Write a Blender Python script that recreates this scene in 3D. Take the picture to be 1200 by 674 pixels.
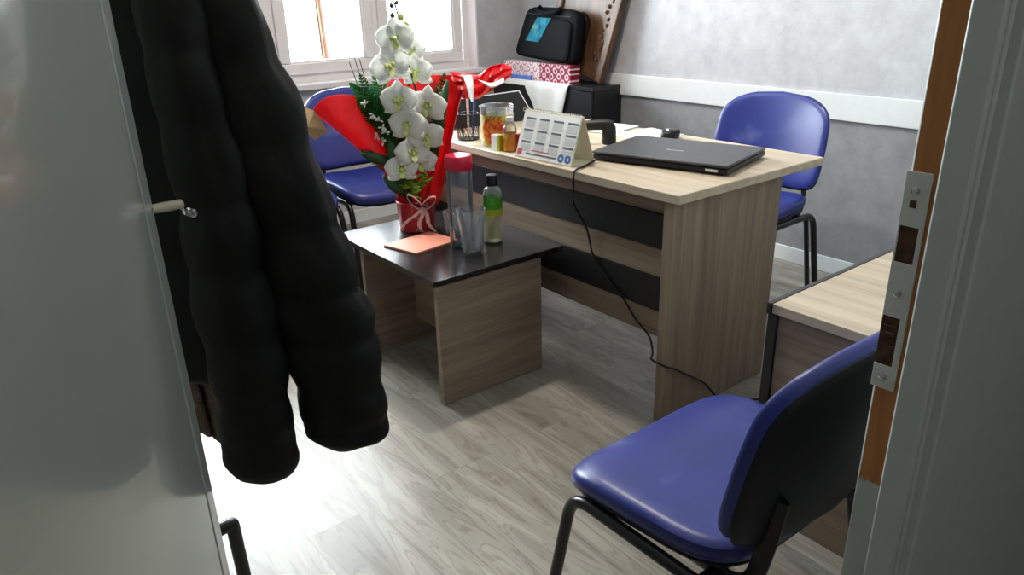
import bpy, bmesh, math, random
from mathutils import Vector, Matrix, noise
random.seed(7)
for o in list(bpy.data.objects): bpy.data.objects.remove(o)
SC = bpy.context.scene
COL = SC.collection
PI = math.pi

# ---------------------------------------------------------------- camera, sky, lamps, exposure
PSI, PITCH, ROLL, CAMH, FPX = 0.65419823, 0.37924171, -0.02753389, 1.28852587, 872.83884897
def make_camera():
    f = Vector((math.sin(PSI)*math.cos(PITCH), math.cos(PSI)*math.cos(PITCH), -math.sin(PITCH)))
    r = Vector((math.cos(PSI), -math.sin(PSI), 0)); u = r.cross(f)
    r2 = math.cos(ROLL)*r + math.sin(ROLL)*u; u2 = -math.sin(ROLL)*r + math.cos(ROLL)*u
    cd = bpy.data.cameras.new('camera'); cd.sensor_width = 36; cd.lens = FPX/1200*36; cd.clip_start = 0.02
    co = bpy.data.objects.new('camera', cd); COL.objects.link(co)
    m = Matrix((r2, u2, -f)).transposed().to_4x4(); m.translation = (0, 0, CAMH); co.matrix_world = m
    SC.camera = co
make_camera()
SKY, EXPOSURE = 40.0, 0.0
w = bpy.data.worlds.new('overcast_sky'); SC.world = w; w.use_nodes = True
bg = w.node_tree.nodes['Background']; bg.inputs[0].default_value = (0.90, 0.95, 1.0, 1); bg.inputs[1].default_value = SKY
SC.cycles.max_bounces = 16; SC.cycles.transmission_bounces = 16; SC.cycles.transparent_max_bounces = 16; SC.cycles.diffuse_bounces = 6
SC.view_settings.view_transform = 'Standard'; SC.view_settings.look = 'None'
SC.view_settings.gamma = 1; SC.view_settings.use_curve_mapping = False; SC.view_settings.exposure = EXPOSURE
def area(name, loc, direction, sx, sy, power, col=(1, 1, 1), portal=False):
    ld = bpy.data.lights.new(name, 'AREA'); ld.shape = 'RECTANGLE'; ld.size = sx; ld.size_y = sy; ld.energy = power; ld.color = col
    if portal: ld.cycles.is_portal = True
    lo = bpy.data.objects.new(name, ld); COL.objects.link(lo); lo.location = loc
    lo.rotation_euler = Vector(direction).to_track_quat('-Z', 'Y').to_euler()
    return lo
area('window_portal', (1.67, 4.27, 1.58), (0, -1, 0), 2.5, 1.5, 1, portal=True)
area('corridor_ceiling_light', (0.5, -0.7, 2.55), (0, 0, -1), 0.5, 0.5, 7.5, (1.0, 0.97, 0.90))
area('room_ceiling_light', (1.7, 2.35, 2.66), (0, 0, -1), 0.12, 0.12, 36, (1.0, 0.92, 0.79))

# ---------------------------------------------------------------- materials
def new_mat(name):
    m = bpy.data.materials.new(name); m.use_nodes = True
    return m, m.node_tree.nodes, m.node_tree.links, m.node_tree.nodes['Principled BSDF']
def plain(name, col, rough=0.5, metal=0.0, var=0.08, vscale=30, bump=0.0, bscale=200, coat=0.0, trans=0.0, ior=1.45, spec=0.5):
    m, N, L, b = new_mat(name)
    b.inputs['Roughness'].default_value = rough; b.inputs['Metallic'].default_value = metal
    b.inputs['Coat Weight'].default_value = coat; b.inputs['Transmission Weight'].default_value = trans
    b.inputs['IOR'].default_value = ior; b.inputs['Specular IOR Level'].default_value = spec
    tc = N.new('ShaderNodeTexCoord'); nz = N.new('ShaderNodeTexNoise'); nz.inputs['Scale'].default_value = vscale
    nz.inputs['Detail'].default_value = 4
    L.new(tc.outputs['Object'], nz.inputs['Vector'])
    rp = N.new('ShaderNodeValToRGB')
    rp.color_ramp.elements[0].position = 0.3; rp.color_ramp.elements[1].position = 0.7
    rp.color_ramp.elements[0].color = [max(0, c*(1-var)) for c in col] + [1]
    rp.color_ramp.elements[1].color = [min(1, c*(1+var)) for c in col] + [1]
    L.new(nz.outputs['Fac'], rp.inputs['Fac']); L.new(rp.outputs['Color'], b.inputs['Base Color'])
    if bump:
        n2 = N.new('ShaderNodeTexNoise'); n2.inputs['Scale'].default_value = bscale; n2.inputs['Detail'].default_value = 3
        bp = N.new('ShaderNodeBump'); bp.inputs['Strength'].default_value = bump; bp.inputs['Distance'].default_value = 0.004
        L.new(tc.outputs['Object'], n2.inputs['Vector']); L.new(n2.outputs['Fac'], bp.inputs['Height']); L.new(bp.outputs['Normal'], b.inputs['Normal'])
    return m
def wood(name, c1, c2, scale, rough=0.45):
    m, N, L, b = new_mat(name); b.inputs['Roughness'].default_value = rough
    tc = N.new('ShaderNodeTexCoord'); mp = N.new('ShaderNodeMapping'); mp.inputs['Scale'].default_value = scale
    L.new(tc.outputs['Object'], mp.inputs['Vector'])
    n1 = N.new('ShaderNodeTexNoise'); n1.inputs['Scale'].default_value = 1; n1.inputs['Detail'].default_value = 6; n1.inputs['Distortion'].default_value = 0.6
    L.new(mp.outputs['Vector'], n1.inputs['Vector'])
    n2 = N.new('ShaderNodeTexNoise'); n2.inputs['Scale'].default_value = 6; n2.inputs['Detail'].default_value = 3
    L.new(mp.outputs['Vector'], n2.inputs['Vector'])
    mx = N.new('ShaderNodeMath'); mx.operation = 'MULTIPLY_ADD'; mx.inputs[1].default_value = 0.35
    L.new(n2.outputs['Fac'], mx.inputs[0]); L.new(n1.outputs['Fac'], mx.inputs[2])
    rp = N.new('ShaderNodeValToRGB'); rp.color_ramp.elements[0].position = 0.48; rp.color_ramp.elements[1].position = 0.86
    rp.color_ramp.elements[0].color = (*c1, 1); rp.color_ramp.elements[1].color = (*c2, 1)
    L.new(mx.outputs[0], rp.inputs['Fac']); L.new(rp.outputs['Color'], b.inputs['Base Color'])
    return m
def floor_mat():
    m, N, L, b = new_mat('laminate_floor'); b.inputs['Roughness'].default_value = 0.36; b.inputs['Specular IOR Level'].default_value = 0.6
    tc = N.new('ShaderNodeTexCoord'); mp = N.new('ShaderNodeMapping'); mp.inputs['Rotation'].default_value = (0, 0, PI/2)
    mp.inputs['Location'].default_value = (0.3, 0.07, 0)
    L.new(tc.outputs['Object'], mp.inputs['Vector'])
    br = N.new('ShaderNodeTexBrick'); br.inputs['Scale'].default_value = 1; br.inputs['Brick Width'].default_value = 1.25
    br.inputs['Row Height'].default_value = 0.193; br.inputs['Mortar Size'].default_value = 0.0009; br.offset = 0.37
    br.inputs['Color1'].default_value = (0.2, 0.2, 0.2, 1); br.inputs['Color2'].default_value = (0.8, 0.8, 0.8, 1); br.inputs['Mortar'].default_value = (0, 0, 0, 1)
    L.new(mp.outputs['Vector'], br.inputs['Vector'])
    # per-plank offset of the grain
    add = N.new('ShaderNodeVectorMath'); add.operation = 'MULTIPLY_ADD'; add.inputs[1].default_value = (7, 3, 0)
    L.new(br.outputs['Color'], add.inputs[0]); L.new(tc.outputs['Object'], add.inputs[2])
    sc = N.new('ShaderNodeMapping'); sc.inputs['Scale'].default_value = (13, 1.6, 1); L.new(add.outputs[0], sc.inputs['Vector'])
    n1 = N.new('ShaderNodeTexNoise'); n1.inputs['Scale'].default_value = 1; n1.inputs['Detail'].default_value = 5; n1.inputs['Distortion'].default_value = 1.2
    L.new(sc.outputs[0], n1.inputs['Vector'])
    wv = N.new('ShaderNodeMath'); wv.operation = 'PINGPONG'; wv.inputs[1].default_value = 0.055
    L.new(n1.outputs['Fac'], wv.inputs[0])
    rp = N.new('ShaderNodeValToRGB')
    e = rp.color_ramp.elements; e[0].position = 0.3; e[0].color = (0.20, 0.175, 0.145, 1); e[1].position = 0.7; e[1].color = (0.40, 0.37, 0.32, 1)
    L.new(n1.outputs['Fac'], rp.inputs['Fac'])
    rr = N.new('ShaderNodeValToRGB'); rr.color_ramp.elements[0].color = (0.74, 0.72, 0.70, 1); rr.color_ramp.elements[1].color = (1, 1, 1, 1)
    rr.color_ramp.elements[0].position = 0.004; rr.color_ramp.elements[1].position = 0.02
    L.new(wv.outputs[0], rr.inputs['Fac'])
    mul = N.new('ShaderNodeMix'); mul.data_type = 'RGBA'; mul.blend_type = 'MULTIPLY'; mul.inputs[0].default_value = 1
    L.new(rp.outputs['Color'], mul.inputs[6]); L.new(rr.outputs['Color'], mul.inputs[7])
    pv = N.new('ShaderNodeValToRGB'); pv.color_ramp.elements[0].color = (0.84, 0.84, 0.84, 1); pv.color_ramp.elements[1].color = (1.05, 1.05, 1.05, 1)
    L.new(br.outputs['Color'], pv.inputs['Fac'])
    m2 = N.new('ShaderNodeMix'); m2.data_type = 'RGBA'; m2.blend_type = 'MULTIPLY'; m2.inputs[0].default_value = 1
    L.new(mul.outputs[2], m2.inputs[6]); L.new(pv.outputs['Color'], m2.inputs[7])
    m3 = N.new('ShaderNodeMix'); m3.data_type = 'RGBA'; m3.blend_type = 'MIX'; m3.inputs[7].default_value = (0.17, 0.15, 0.13, 1)
    L.new(br.outputs['Fac'], m3.inputs[0]); L.new(m2.outputs[2], m3.inputs[6])
    L.new(m3.outputs[2], b.inputs['Base Color'])
    return m
def wallpaper(name, ca_, cb_):
    m, N, L, b = new_mat(name); b.inputs['Roughness'].default_value = 0.55
    tc = N.new('ShaderNodeTexCoord')
    n1 = N.new('ShaderNodeTexNoise'); n1.inputs['Scale'].default_value = 9; n1.inputs['Detail'].default_value = 8; n1.inputs['Roughness'].default_value = 0.7
    L.new(tc.outputs['Object'], n1.inputs['Vector'])
    rp = N.new('ShaderNodeValToRGB'); e = rp.color_ramp.elements
    e[0].position = 0.3; e[0].color = (*ca_, 1); e[1].position = 0.7; e[1].color = (*cb_, 1)
    L.new(n1.outputs['Fac'], rp.inputs['Fac']); L.new(rp.outputs['Color'], b.inputs['Base Color'])
    bp = N.new('ShaderNodeBump'); bp.inputs['Strength'].default_value = 0.3; bp.inputs['Distance'].default_value = 0.004
    L.new(n1.outputs['Fac'], bp.inputs['Height']); L.new(bp.outputs['Normal'], b.inputs['Normal'])
    return m
def vinyl():
    m, N, L, b = new_mat('blue_vinyl'); b.inputs['Roughness'].default_value = 0.36
    tc = N.new('ShaderNodeTexCoord')
    n1 = N.new('ShaderNodeTexNoise'); n1.inputs['Scale'].default_value = 5; n1.inputs['Detail'].default_value = 5
    L.new(tc.outputs['Object'], n1.inputs['Vector'])
    rp = N.new('ShaderNodeValToRGB'); e = rp.color_ramp.elements
    e[0].position = 0.35; e[0].color = (0.014, 0.022, 0.165, 1); e[1].position = 0.60; e[1].color = (0.020, 0.032, 0.205, 1)
    x = e.new(0.69); x.color = (0.075, 0.090, 0.27, 1)
    L.new(n1.outputs['Fac'], rp.inputs['Fac']); L.new(rp.outputs['Color'], b.inputs['Base Color'])
    n2 = N.new('ShaderNodeTexNoise'); n2.inputs['Scale'].default_value = 260
    bp = N.new('ShaderNodeBump'); bp.inputs['Strength'].default_value = 0.12; bp.inputs['Distance'].default_value = 0.002
    L.new(tc.outputs['Object'], n2.inputs['Vector']); L.new(n2.outputs['Fac'], bp.inputs['Height']); L.new(bp.outputs['Normal'], b.inputs['Normal'])
    return m
def pane_mat():
    m, N, L, b = new_mat('window_glass'); N.remove(b)
    t = N.new('ShaderNodeBsdfTransparent'); t.inputs[0].default_value = (0.96, 0.98, 0.97, 1)
    g = N.new('ShaderNodeBsdfGlossy'); g.inputs['Roughness'].default_value = 0.02
    fr = N.new('ShaderNodeFresnel'); fr.inputs[0].default_value = 1.45
    mx = N.new('ShaderNodeMixShader'); L.new(fr.outputs[0], mx.inputs[0]); L.new(t.outputs[0], mx.inputs[1]); L.new(g.outputs[0], mx.inputs[2])
    L.new(mx.outputs[0], N['Material Output'].inputs[0])
    return m
def rings_mat(name, base, ring, scale, lo, hi):
    m, N, L, b = new_mat(name); b.inputs['Roughness'].default_value = 0.35
    tc = N.new('ShaderNodeTexCoord'); v = N.new('ShaderNodeTexVoronoi'); v.inputs['Scale'].default_value = scale; v.inputs['Randomness'].default_value = 0.08
    v.voronoi_dimensions = '2D'; mp = N.new('ShaderNodeMapping'); mp.inputs['Rotation'].default_value = (0, PI/2, 0)
    r2 = N.new('ShaderNodeMapping'); r2.inputs['Rotation'].default_value = (0, 0, PI/4)
    L.new(tc.outputs['Object'], mp.inputs['Vector']); L.new(mp.outputs[0], r2.inputs['Vector']); L.new(r2.outputs[0], v.inputs['Vector'])
    rp = N.new('ShaderNodeValToRGB'); rp.color_ramp.interpolation = 'CONSTANT'; e = rp.color_ramp.elements
    e[0].position = 0; e[0].color = (*base, 1); e[1].position = lo; e[1].color = (*ring, 1); x = e.new(hi); x.color = (*base, 1)
    L.new(v.outputs['Distance'], rp.inputs['Fac']); L.new(rp.outputs['Color'], b.inputs['Base Color'])
    return m
def multi_mat(name, cols, scale, rough=0.4):
    m, N, L, b = new_mat(name); b.inputs['Roughness'].default_value = rough
    tc = N.new('ShaderNodeTexCoord'); n = N.new('ShaderNodeTexNoise'); n.inputs['Scale'].default_value = scale; n.inputs['Detail'].default_value = 3
    L.new(tc.outputs['Object'], n.inputs['Vector'])
    rp = N.new('ShaderNodeValToRGB'); e = rp.color_ramp.elements
    for i, c in enumerate(cols):
        p = 0.3 + 0.4*i/(len(cols)-1)
        x = e[i] if i < 2 else e.new(p)
        x.position = p; x.color = (*c, 1)
    L.new(n.outputs['Fac'], rp.inputs['Fac']); L.new(rp.outputs['Color'], b.inputs['Base Color'])
    return m

def translucent(m, amount):
    N, L = m.node_tree.nodes, m.node_tree.links; b = N['Principled BSDF']
    t = N.new('ShaderNodeBsdfTranslucent'); mx = N.new('ShaderNodeMixShader'); mx.inputs[0].default_value = amount
    src = b.inputs['Base Color'].links[0].from_socket
    L.new(src, t.inputs['Color']); L.new(b.outputs[0], mx.inputs[1]); L.new(t.outputs[0], mx.inputs[2]); L.new(mx.outputs[0], N['Material Output'].inputs[0])
    return m
M = {}
M['floor'] = floor_mat(); M['wall'] = wallpaper('silver_grey_wallpaper', (0.39, 0.385, 0.42), (0.54, 0.54, 0.565)); M['wall_low'] = wallpaper('dark_grey_wallpaper', (0.20, 0.20, 0.215), (0.30, 0.30, 0.315)); M['vinyl'] = vinyl(); M['pane'] = pane_mat()
M['ceiling'] = plain('white_ceiling_paint', (0.52, 0.52, 0.52), 0.8)
M['corridor'] = plain('grey_corridor_paint', (0.36, 0.39, 0.37), 0.6, bump=0.05)
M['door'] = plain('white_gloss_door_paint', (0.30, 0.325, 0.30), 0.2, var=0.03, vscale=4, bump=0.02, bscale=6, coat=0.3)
M['jamb'] = plain('white_jamb_paint', (0.50, 0.535, 0.515), 0.4, var=0.03, bump=0.08, bscale=60)
M['barewood'] = wood('bare_orange_wood', (0.40, 0.145, 0.038), (0.52, 0.215, 0.068), (60, 60, 3), 0.6)
M['pvc'] = plain('white_window_plastic', (0.74, 0.70, 0.71), 0.35, var=0.02)
M['rail'] = plain('white_wall_board', (0.70, 0.71, 0.72), 0.35, var=0.02)
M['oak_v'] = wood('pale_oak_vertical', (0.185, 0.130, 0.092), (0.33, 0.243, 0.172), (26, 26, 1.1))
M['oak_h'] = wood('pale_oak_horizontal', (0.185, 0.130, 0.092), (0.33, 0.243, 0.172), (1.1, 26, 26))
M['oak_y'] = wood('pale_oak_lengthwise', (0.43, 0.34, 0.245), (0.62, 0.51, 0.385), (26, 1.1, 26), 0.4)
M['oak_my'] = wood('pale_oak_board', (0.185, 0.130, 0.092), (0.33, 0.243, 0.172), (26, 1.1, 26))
M['walnut'] = wood('brown_walnut', (0.055, 0.024, 0.010), (0.125, 0.058, 0.024), (4, 40, 3), 0.4)
M['wenge'] = plain('black_brown_laminate', (0.016, 0.013, 0.013), 0.22, var=0.3, vscale=60)
M['wengem'] = plain('black_brown_matt_laminate', (0.013, 0.012, 0.014), 0.45, var=0.3, vscale=60)
M['blackmetal'] = plain('black_painted_steel', (0.010, 0.010, 0.011), 0.3)
M['blackplastic'] = plain('black_plastic', (0.012, 0.012, 0.014), 0.42, bump=0.08, bscale=300, spec=0.3)
M['lid'] = plain('dark_laptop_lid', (0.040, 0.040, 0.045), 0.38, bump=0.05, bscale=500)
M['cabinet'] = plain('black_cabinet_laminate', (0.009, 0.009, 0.011), 0.35)
M['chrome'] = plain('chrome', (0.75, 0.75, 0.75), 0.12, metal=1, var=0.02)
M['steelplate'] = plain('painted_steel_plate', (0.66, 0.67, 0.64), 0.35, metal=0.0, var=0.06, vscale=80)
M['brass'] = plain('worn_beige_metal', (0.42, 0.38, 0.28), 0.4)
M['cavity'] = plain('dark_splintered_wood', (0.085, 0.04, 0.02), 0.8, var=0.6, vscale=70)
M['nylon'] = plain('black_quilted_nylon', (0.0048, 0.0047, 0.0037), 0.60, var=0.3, vscale=12, bump=0.6, bscale=26, spec=0.24)
M['lining'] = plain('black_coat_lining', (0.004, 0.004, 0.004), 0.7)
M['scarf'] = multi_mat('dark_floral_cloth', [(0.02, 0.015, 0.012), (0.10, 0.03, 0.03), (0.05, 0.05, 0.02), (0.16, 0.09, 0.08)], 60, 0.9)
M['red'] = plain('red_wrapping_paper', (0.66, 0.014, 0.022), 0.34, var=0.12, vscale=9, bump=0.25, bscale=18)
M['redpot'] = multi_mat('dark_red_printed_foil', [(0.24, 0.006, 0.012), (0.42, 0.02, 0.03), (0.30, 0.012, 0.02), (0.60, 0.25, 0.25)], 45, 0.3)
translucent(M['red'], 0.35)
M['kraft'] = plain('tan_paper', (0.47, 0.33, 0.17), 0.7, var=0.15)
M['ribbon'] = plain('pale_pink_organza', (0.62, 0.42, 0.40), 0.5, var=0.2, vscale=60)
M['petal'] = plain('white_orchid_petal', (0.82, 0.82, 0.78), 0.55, var=0.06, vscale=50)
translucent(M['petal'], 0.3)
M['lip'] = plain('yellow_green_orchid_lip', (0.50, 0.55, 0.16), 0.5, var=0.3, vscale=80)
M['bud'] = plain('green_bud', (0.30, 0.36, 0.10), 0.5, var=0.3, vscale=60)
M['darkbud'] = plain('dark_bud', (0.04, 0.05, 0.03), 0.5)
M['leaf'] = plain('dark_green_leaf', (0.020, 0.075, 0.022), 0.5, var=0.4, vscale=20)
M['fern'] = plain('green_fern', (0.022, 0.105, 0.022), 0.9, var=0.5, spec=0.05)
translucent(M['fern'], 0.3)
M['lime'] = plain('lime_green_filler', (0.20, 0.33, 0.03), 0.5, var=0.4, vscale=40)
M['stem'] = plain('brown_stem', (0.045, 0.03, 0.015), 0.6)
def thin_glass(name, tint, ior, edge):
    m, N, L, b = new_mat(name); N.remove(b)
    t = N.new('ShaderNodeBsdfTransparent'); t.inputs[0].default_value = (*tint, 1)
    g = N.new('ShaderNodeBsdfGlossy'); g.inputs['Roughness'].default_value = 0.03
    fr = N.new('ShaderNodeFresnel'); fr.inputs[0].default_value = ior
    mx = N.new('ShaderNodeMixShader'); L.new(fr.outputs[0], mx.inputs[0]); L.new(t.outputs[0], mx.inputs[1]); L.new(g.outputs[0], mx.inputs[2])
    # whitish diffuse edges painted in for window light refracted by the glass
    d = N.new('ShaderNodeBsdfDiffuse'); d.inputs[0].default_value = (0.85, 0.88, 0.90, 1)
    tl = N.new('ShaderNodeBsdfTranslucent'); tl.inputs[0].default_value = (0.85, 0.88, 0.90, 1)
    dt = N.new('ShaderNodeMixShader'); dt.inputs[0].default_value = 0.5; L.new(d.outputs[0], dt.inputs[1]); L.new(tl.outputs[0], dt.inputs[2])
    lw = N.new('ShaderNodeLayerWeight'); lw.inputs['Blend'].default_value = 0.3
    mr = N.new('ShaderNodeMapRange'); mr.inputs['To Min'].default_value = edge*0.12; mr.inputs['To Max'].default_value = edge
    L.new(lw.outputs['Facing'], mr.inputs['Value'])
    m2 = N.new('ShaderNodeMixShader'); L.new(mr.outputs[0], m2.inputs[0]); L.new(mx.outputs[0], m2.inputs[1]); L.new(dt.outputs[0], m2.inputs[2])
    L.new(m2.outputs[0], N['Material Output'].inputs[0])
    return m
M['glass'] = thin_glass('clear_glass', (0.97, 0.98, 0.98), 1.45, 0.27)
M['water'] = thin_glass('clear_plastic_bottle', (0.92, 0.94, 0.98), 1.4, 0.16)
M['liquid'] = plain('pale_yellow_cologne', (0.80, 0.78, 0.50), 0.05, trans=0.8, ior=1.33, var=0.02)
M['redcap'] = plain('red_plastic_cap', (0.60, 0.012, 0.05), 0.3)
M['greenlabel'] = plain('green_label', (0.07, 0.30, 0.02), 0.4, var=0.3, vscale=60)
M['yellowlabel'] = plain('yellow_green_label', (0.45, 0.45, 0.02), 0.4)
M['salmon'] = plain('salmon_pink_paper', (0.72, 0.27, 0.19), 0.6, var=0.05)
M['paper'] = plain('white_paper', (0.80, 0.80, 0.79), 0.7, var=0.02)
M['cream'] = plain('cream_paper', (0.75, 0.70, 0.55), 0.7, var=0.05)
M['ink'] = plain('dark_print', (0.10, 0.10, 0.13), 0.6, var=0.3, vscale=300)
M['greyink'] = plain('grey_print', (0.45, 0.46, 0.48), 0.6, var=0.3, vscale=300)
M['blueink'] = plain('blue_print', (0.02, 0.12, 0.35), 0.5)
M['redink'] = plain('red_print', (0.55, 0.05, 0.06), 0.5)
M['bagcloth'] = plain('black_ballistic_nylon', (0.0045, 0.0045, 0.006), 0.85, var=0.3, vscale=100, bump=0.2, bscale=300, spec=0.12)
M['sticker'] = multi_mat('turquoise_printed_card', [(0.006, 0.06, 0.14), (0.012, 0.13, 0.21), (0.025, 0.18, 0.25), (0.13, 0.27, 0.22)], 22, 0.9)
M['sticker'].node_tree.nodes['Principled BSDF'].inputs['Specular IOR Level'].default_value = 0.08
M['ringsdark'] = rings_mat('crimson_box_with_white_rings', (0.28, 0.015, 0.05), (0.80, 0.66, 0.68), 21, 0.20, 0.38)
M['ringslight'] = rings_mat('white_box_with_pink_rings', (0.82, 0.74, 0.76), (0.55, 0.06, 0.13), 21, 0.24, 0.37)
M['bluebox'] = plain('blue_card', (0.10, 0.19, 0.58), 0.5)
M['orangecloth'] = plain('orange_cloth', (0.075, 0.040, 0.028), 0.9, spec=0.0)
M['bottleorange'] = multi_mat('orange_fruit_label', [(0.5, 0.10, 0.02), (0.75, 0.30, 0.03), (0.6, 0.18, 0.02), (0.8, 0.6, 0.2)], 60, 0.35)
M['maroon'] = plain('maroon_card', (0.36, 0.02, 0.05), 0.4)
M['dateprint'] = rings_mat('small_grey_date_print', (0.70, 0.70, 0.70), (0.42, 0.43, 0.46), 170, 0.15, 0.42)
M['bluepen'] = plain('blue_plastic', (0.02, 0.04, 0.30), 0.3)
M['fruit'] = multi_mat('fruit_print', [(0.08, 0.13, 0.03), (0.72, 0.66, 0.55), (0.65, 0.45, 0.06), (0.10, 0.28, 0.05), (0.70, 0.45, 0.45)], 34, 0.3)
M['pomegranate'] = multi_mat('red_fruit_slice_print', [(0.5, 0.02, 0.01), (0.68, 0.06, 0.02), (0.75, 0.30, 0.03), (0.55, 0.03, 0.01)], 55, 0.3)

# ---------------------------------------------------------------- mesh helpers
def obj(name, bm, mat, parent=None, smooth=True, bevel=0.0, bseg=2, sub=0, solid=0.0):
    bmesh.ops.recalc_face_normals(bm, faces=bm.faces)
    me = bpy.data.meshes.new(name); bm.to_mesh(me); bm.free()
    o = bpy.data.objects.new(name, me); COL.objects.link(o)
    mats = mat if isinstance(mat, (list, tuple)) else [mat]
    for x in mats: me.materials.append(M[x])
    if smooth:
        for p in me.polygons: p.use_smooth = True
        me.set_sharp_from_angle(angle=math.radians(38))
    if solid:
        s = o.modifiers.new('solid', 'SOLIDIFY'); s.thickness = solid; s.offset = 0
    if bevel:
        b = o.modifiers.new('bevel', 'BEVEL'); b.width = bevel; b.segments = bseg; b.limit_method = 'ANGLE'; b.angle_limit = math.radians(40)
    if sub:
        s = o.modifiers.new('sub', 'SUBSURF'); s.levels = sub; s.render_levels = sub
    if parent: o.parent = parent
    return o
def B(): return bmesh.new()
def box(bm, x0, x1, y0, y1, z0, z1, mi=0):
    v = [bm.verts.new((x, y, z)) for z in (z0, z1) for y in (y0, y1) for x in (x0, x1)]
    for f in ((0, 2, 3, 1), (4, 5, 7, 6), (0, 1, 5, 4), (2, 6, 7, 3), (0, 4, 6, 2), (1, 3, 7, 5)):
        bm.faces.new([v[i] for i in f]).material_index = mi
    return bm
def frame_xz(bm, x0, x1, z0, z1, w, y0, y1):        # a rectangular picture-frame of four bars in the xz plane
    box(bm, x0, x1, y0, y1, z0, z0+w); box(bm, x0, x1, y0, y1, z1-w, z1)
    box(bm, x0, x0+w, y0, y1, z0+w, z1-w); box(bm, x1-w, x1, y0, y1, z0+w, z1-w)
    return bm
def smooth_path(pts, n=6):
    pts = [Vector(p) for p in pts]; out = []
    for i in range(len(pts)-1):
        p0 = pts[max(i-1, 0)]; p1 = pts[i]; p2 = pts[i+1]; p3 = pts[min(i+2, len(pts)-1)]
        for k in range(n):
            t = k/n
            out.append(0.5*((2*p1)+(-p0+p2)*t+(2*p0-5*p1+4*p2-p3)*t*t+(-p0+3*p1-3*p2+p3)*t**3))
    out.append(pts[-1]); return out
def round_corners(pts, r, n=5):
    pts = [Vector(p) for p in pts]; out = [pts[0]]
    for i in range(1, len(pts)-1):
        a = (pts[i-1]-pts[i]); b = (pts[i+1]-pts[i]); rr = min(r, a.length*0.45, b.length*0.45)
        p = pts[i]+a.normalized()*rr; q = pts[i]+b.normalized()*rr
        for k in range(n+1):
            t = k/n; out.append((1-t)**2*p+2*t*(1-t)*pts[i]+t*t*q)
    out.append(pts[-1]); return out
def tube(bm, pts, r, seg=10, flat=1.0, cap=True):
    pts = [Vector(p) for p in pts]; rings = []; n = None
    for i, p in enumerate(pts):
        t = (pts[min(i+1, len(pts)-1)]-pts[max(i-1, 0)]).normalized()
        if n is None:
            a = Vector((0, 0, 1)) if abs(t.z) < 0.9 else Vector((1, 0, 0)); n = t.cross(a).normalized()
        else:
            n = (n-t*n.dot(t)).normalized()
        b = t.cross(n); rr = r[i] if isinstance(r, (list, tuple)) else r
        rings.append([bm.verts.new(p+n*math.cos(k*2*PI/seg)*rr+b*math.sin(k*2*PI/seg)*rr*flat) for k in range(seg)])
    for i in range(len(rings)-1):
        for k in range(seg): bm.faces.new((rings[i][k], rings[i][(k+1) % seg], rings[i+1][(k+1) % seg], rings[i+1][k]))
    if cap:
        bm.faces.new(list(reversed(rings[0]))); bm.faces.new(rings[-1])
    return bm
def lathe(bm, prof, seg=28, c=(0, 0, 0), mi=0):
    rings = []
    for r, z in prof:
        if r < 1e-6: rings.append([bm.verts.new((c[0], c[1], c[2]+z))])
        else: rings.append([bm.verts.new((c[0]+r*math.cos(k*2*PI/seg), c[1]+r*math.sin(k*2*PI/seg), c[2]+z)) for k in range(seg)])
    for a, b in zip(rings, rings[1:]):
        for k in range(seg):
            k2 = (k+1) % seg
            if len(a) == 1 and len(b) == 1: continue
            if len(a) == 1: f = (a[0], b[k2], b[k])
            elif len(b) == 1: f = (a[k], a[k2], b[0])
            else: f = (a[k], a[k2], b[k2], b[k])
            bm.faces.new(f).material_index = mi
    return bm
def grid(bm, fn, nu, nv):
    g = [[bm.verts.new(fn(i/nu, j/nv)) for j in range(nv+1)] for i in range(nu+1)]
    for i in range(nu):
        for j in range(nv): bm.faces.new((g[i][j], g[i+1][j], g[i+1][j+1], g[i][j+1]))
    return bm
def poly_prism(bm, pts, z0, z1):
    a = [bm.verts.new((x, y, z0)) for x, y in pts]; b = [bm.verts.new((x, y, z1)) for x, y in pts]; n = len(pts)
    bm.faces.new(list(reversed(a))); bm.faces.new(b)
    for i in range(n): bm.faces.new((a[i], a[(i+1) % n], b[(i+1) % n], b[i]))
    return bm
def xform(bm, m): bmesh.ops.transform(bm, matrix=m, verts=bm.verts); return bm
def thing(name, label, cat, loc=(0, 0, 0), rz=0.0, group=None, scale=1.0):
    o = bpy.data.objects.new(name, None); COL.objects.link(o); o.empty_display_size = 0.05
    o.location = loc; o.rotation_euler = (0, 0, rz); o.scale = (scale,)*3
    o['label'] = label; o['category'] = cat
    if group: o['group'] = group
    return o
def tag(o, label, cat, group=None, kind=None):
    o['label'] = label; o['category'] = cat
    if group: o['group'] = group
    if kind: o['kind'] = kind
    return o
def struct(name, bm, mat, parent=None, **k):
    o = obj(name, bm, mat, parent, **k)
    if not parent: o['kind'] = 'structure'
    return o
def copy_tree(o, parent=None):
    c = o.copy(); COL.objects.link(c)
    if parent: c.parent = parent
    for ch in list(o.children): copy_tree(ch, c)
    return c

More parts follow.
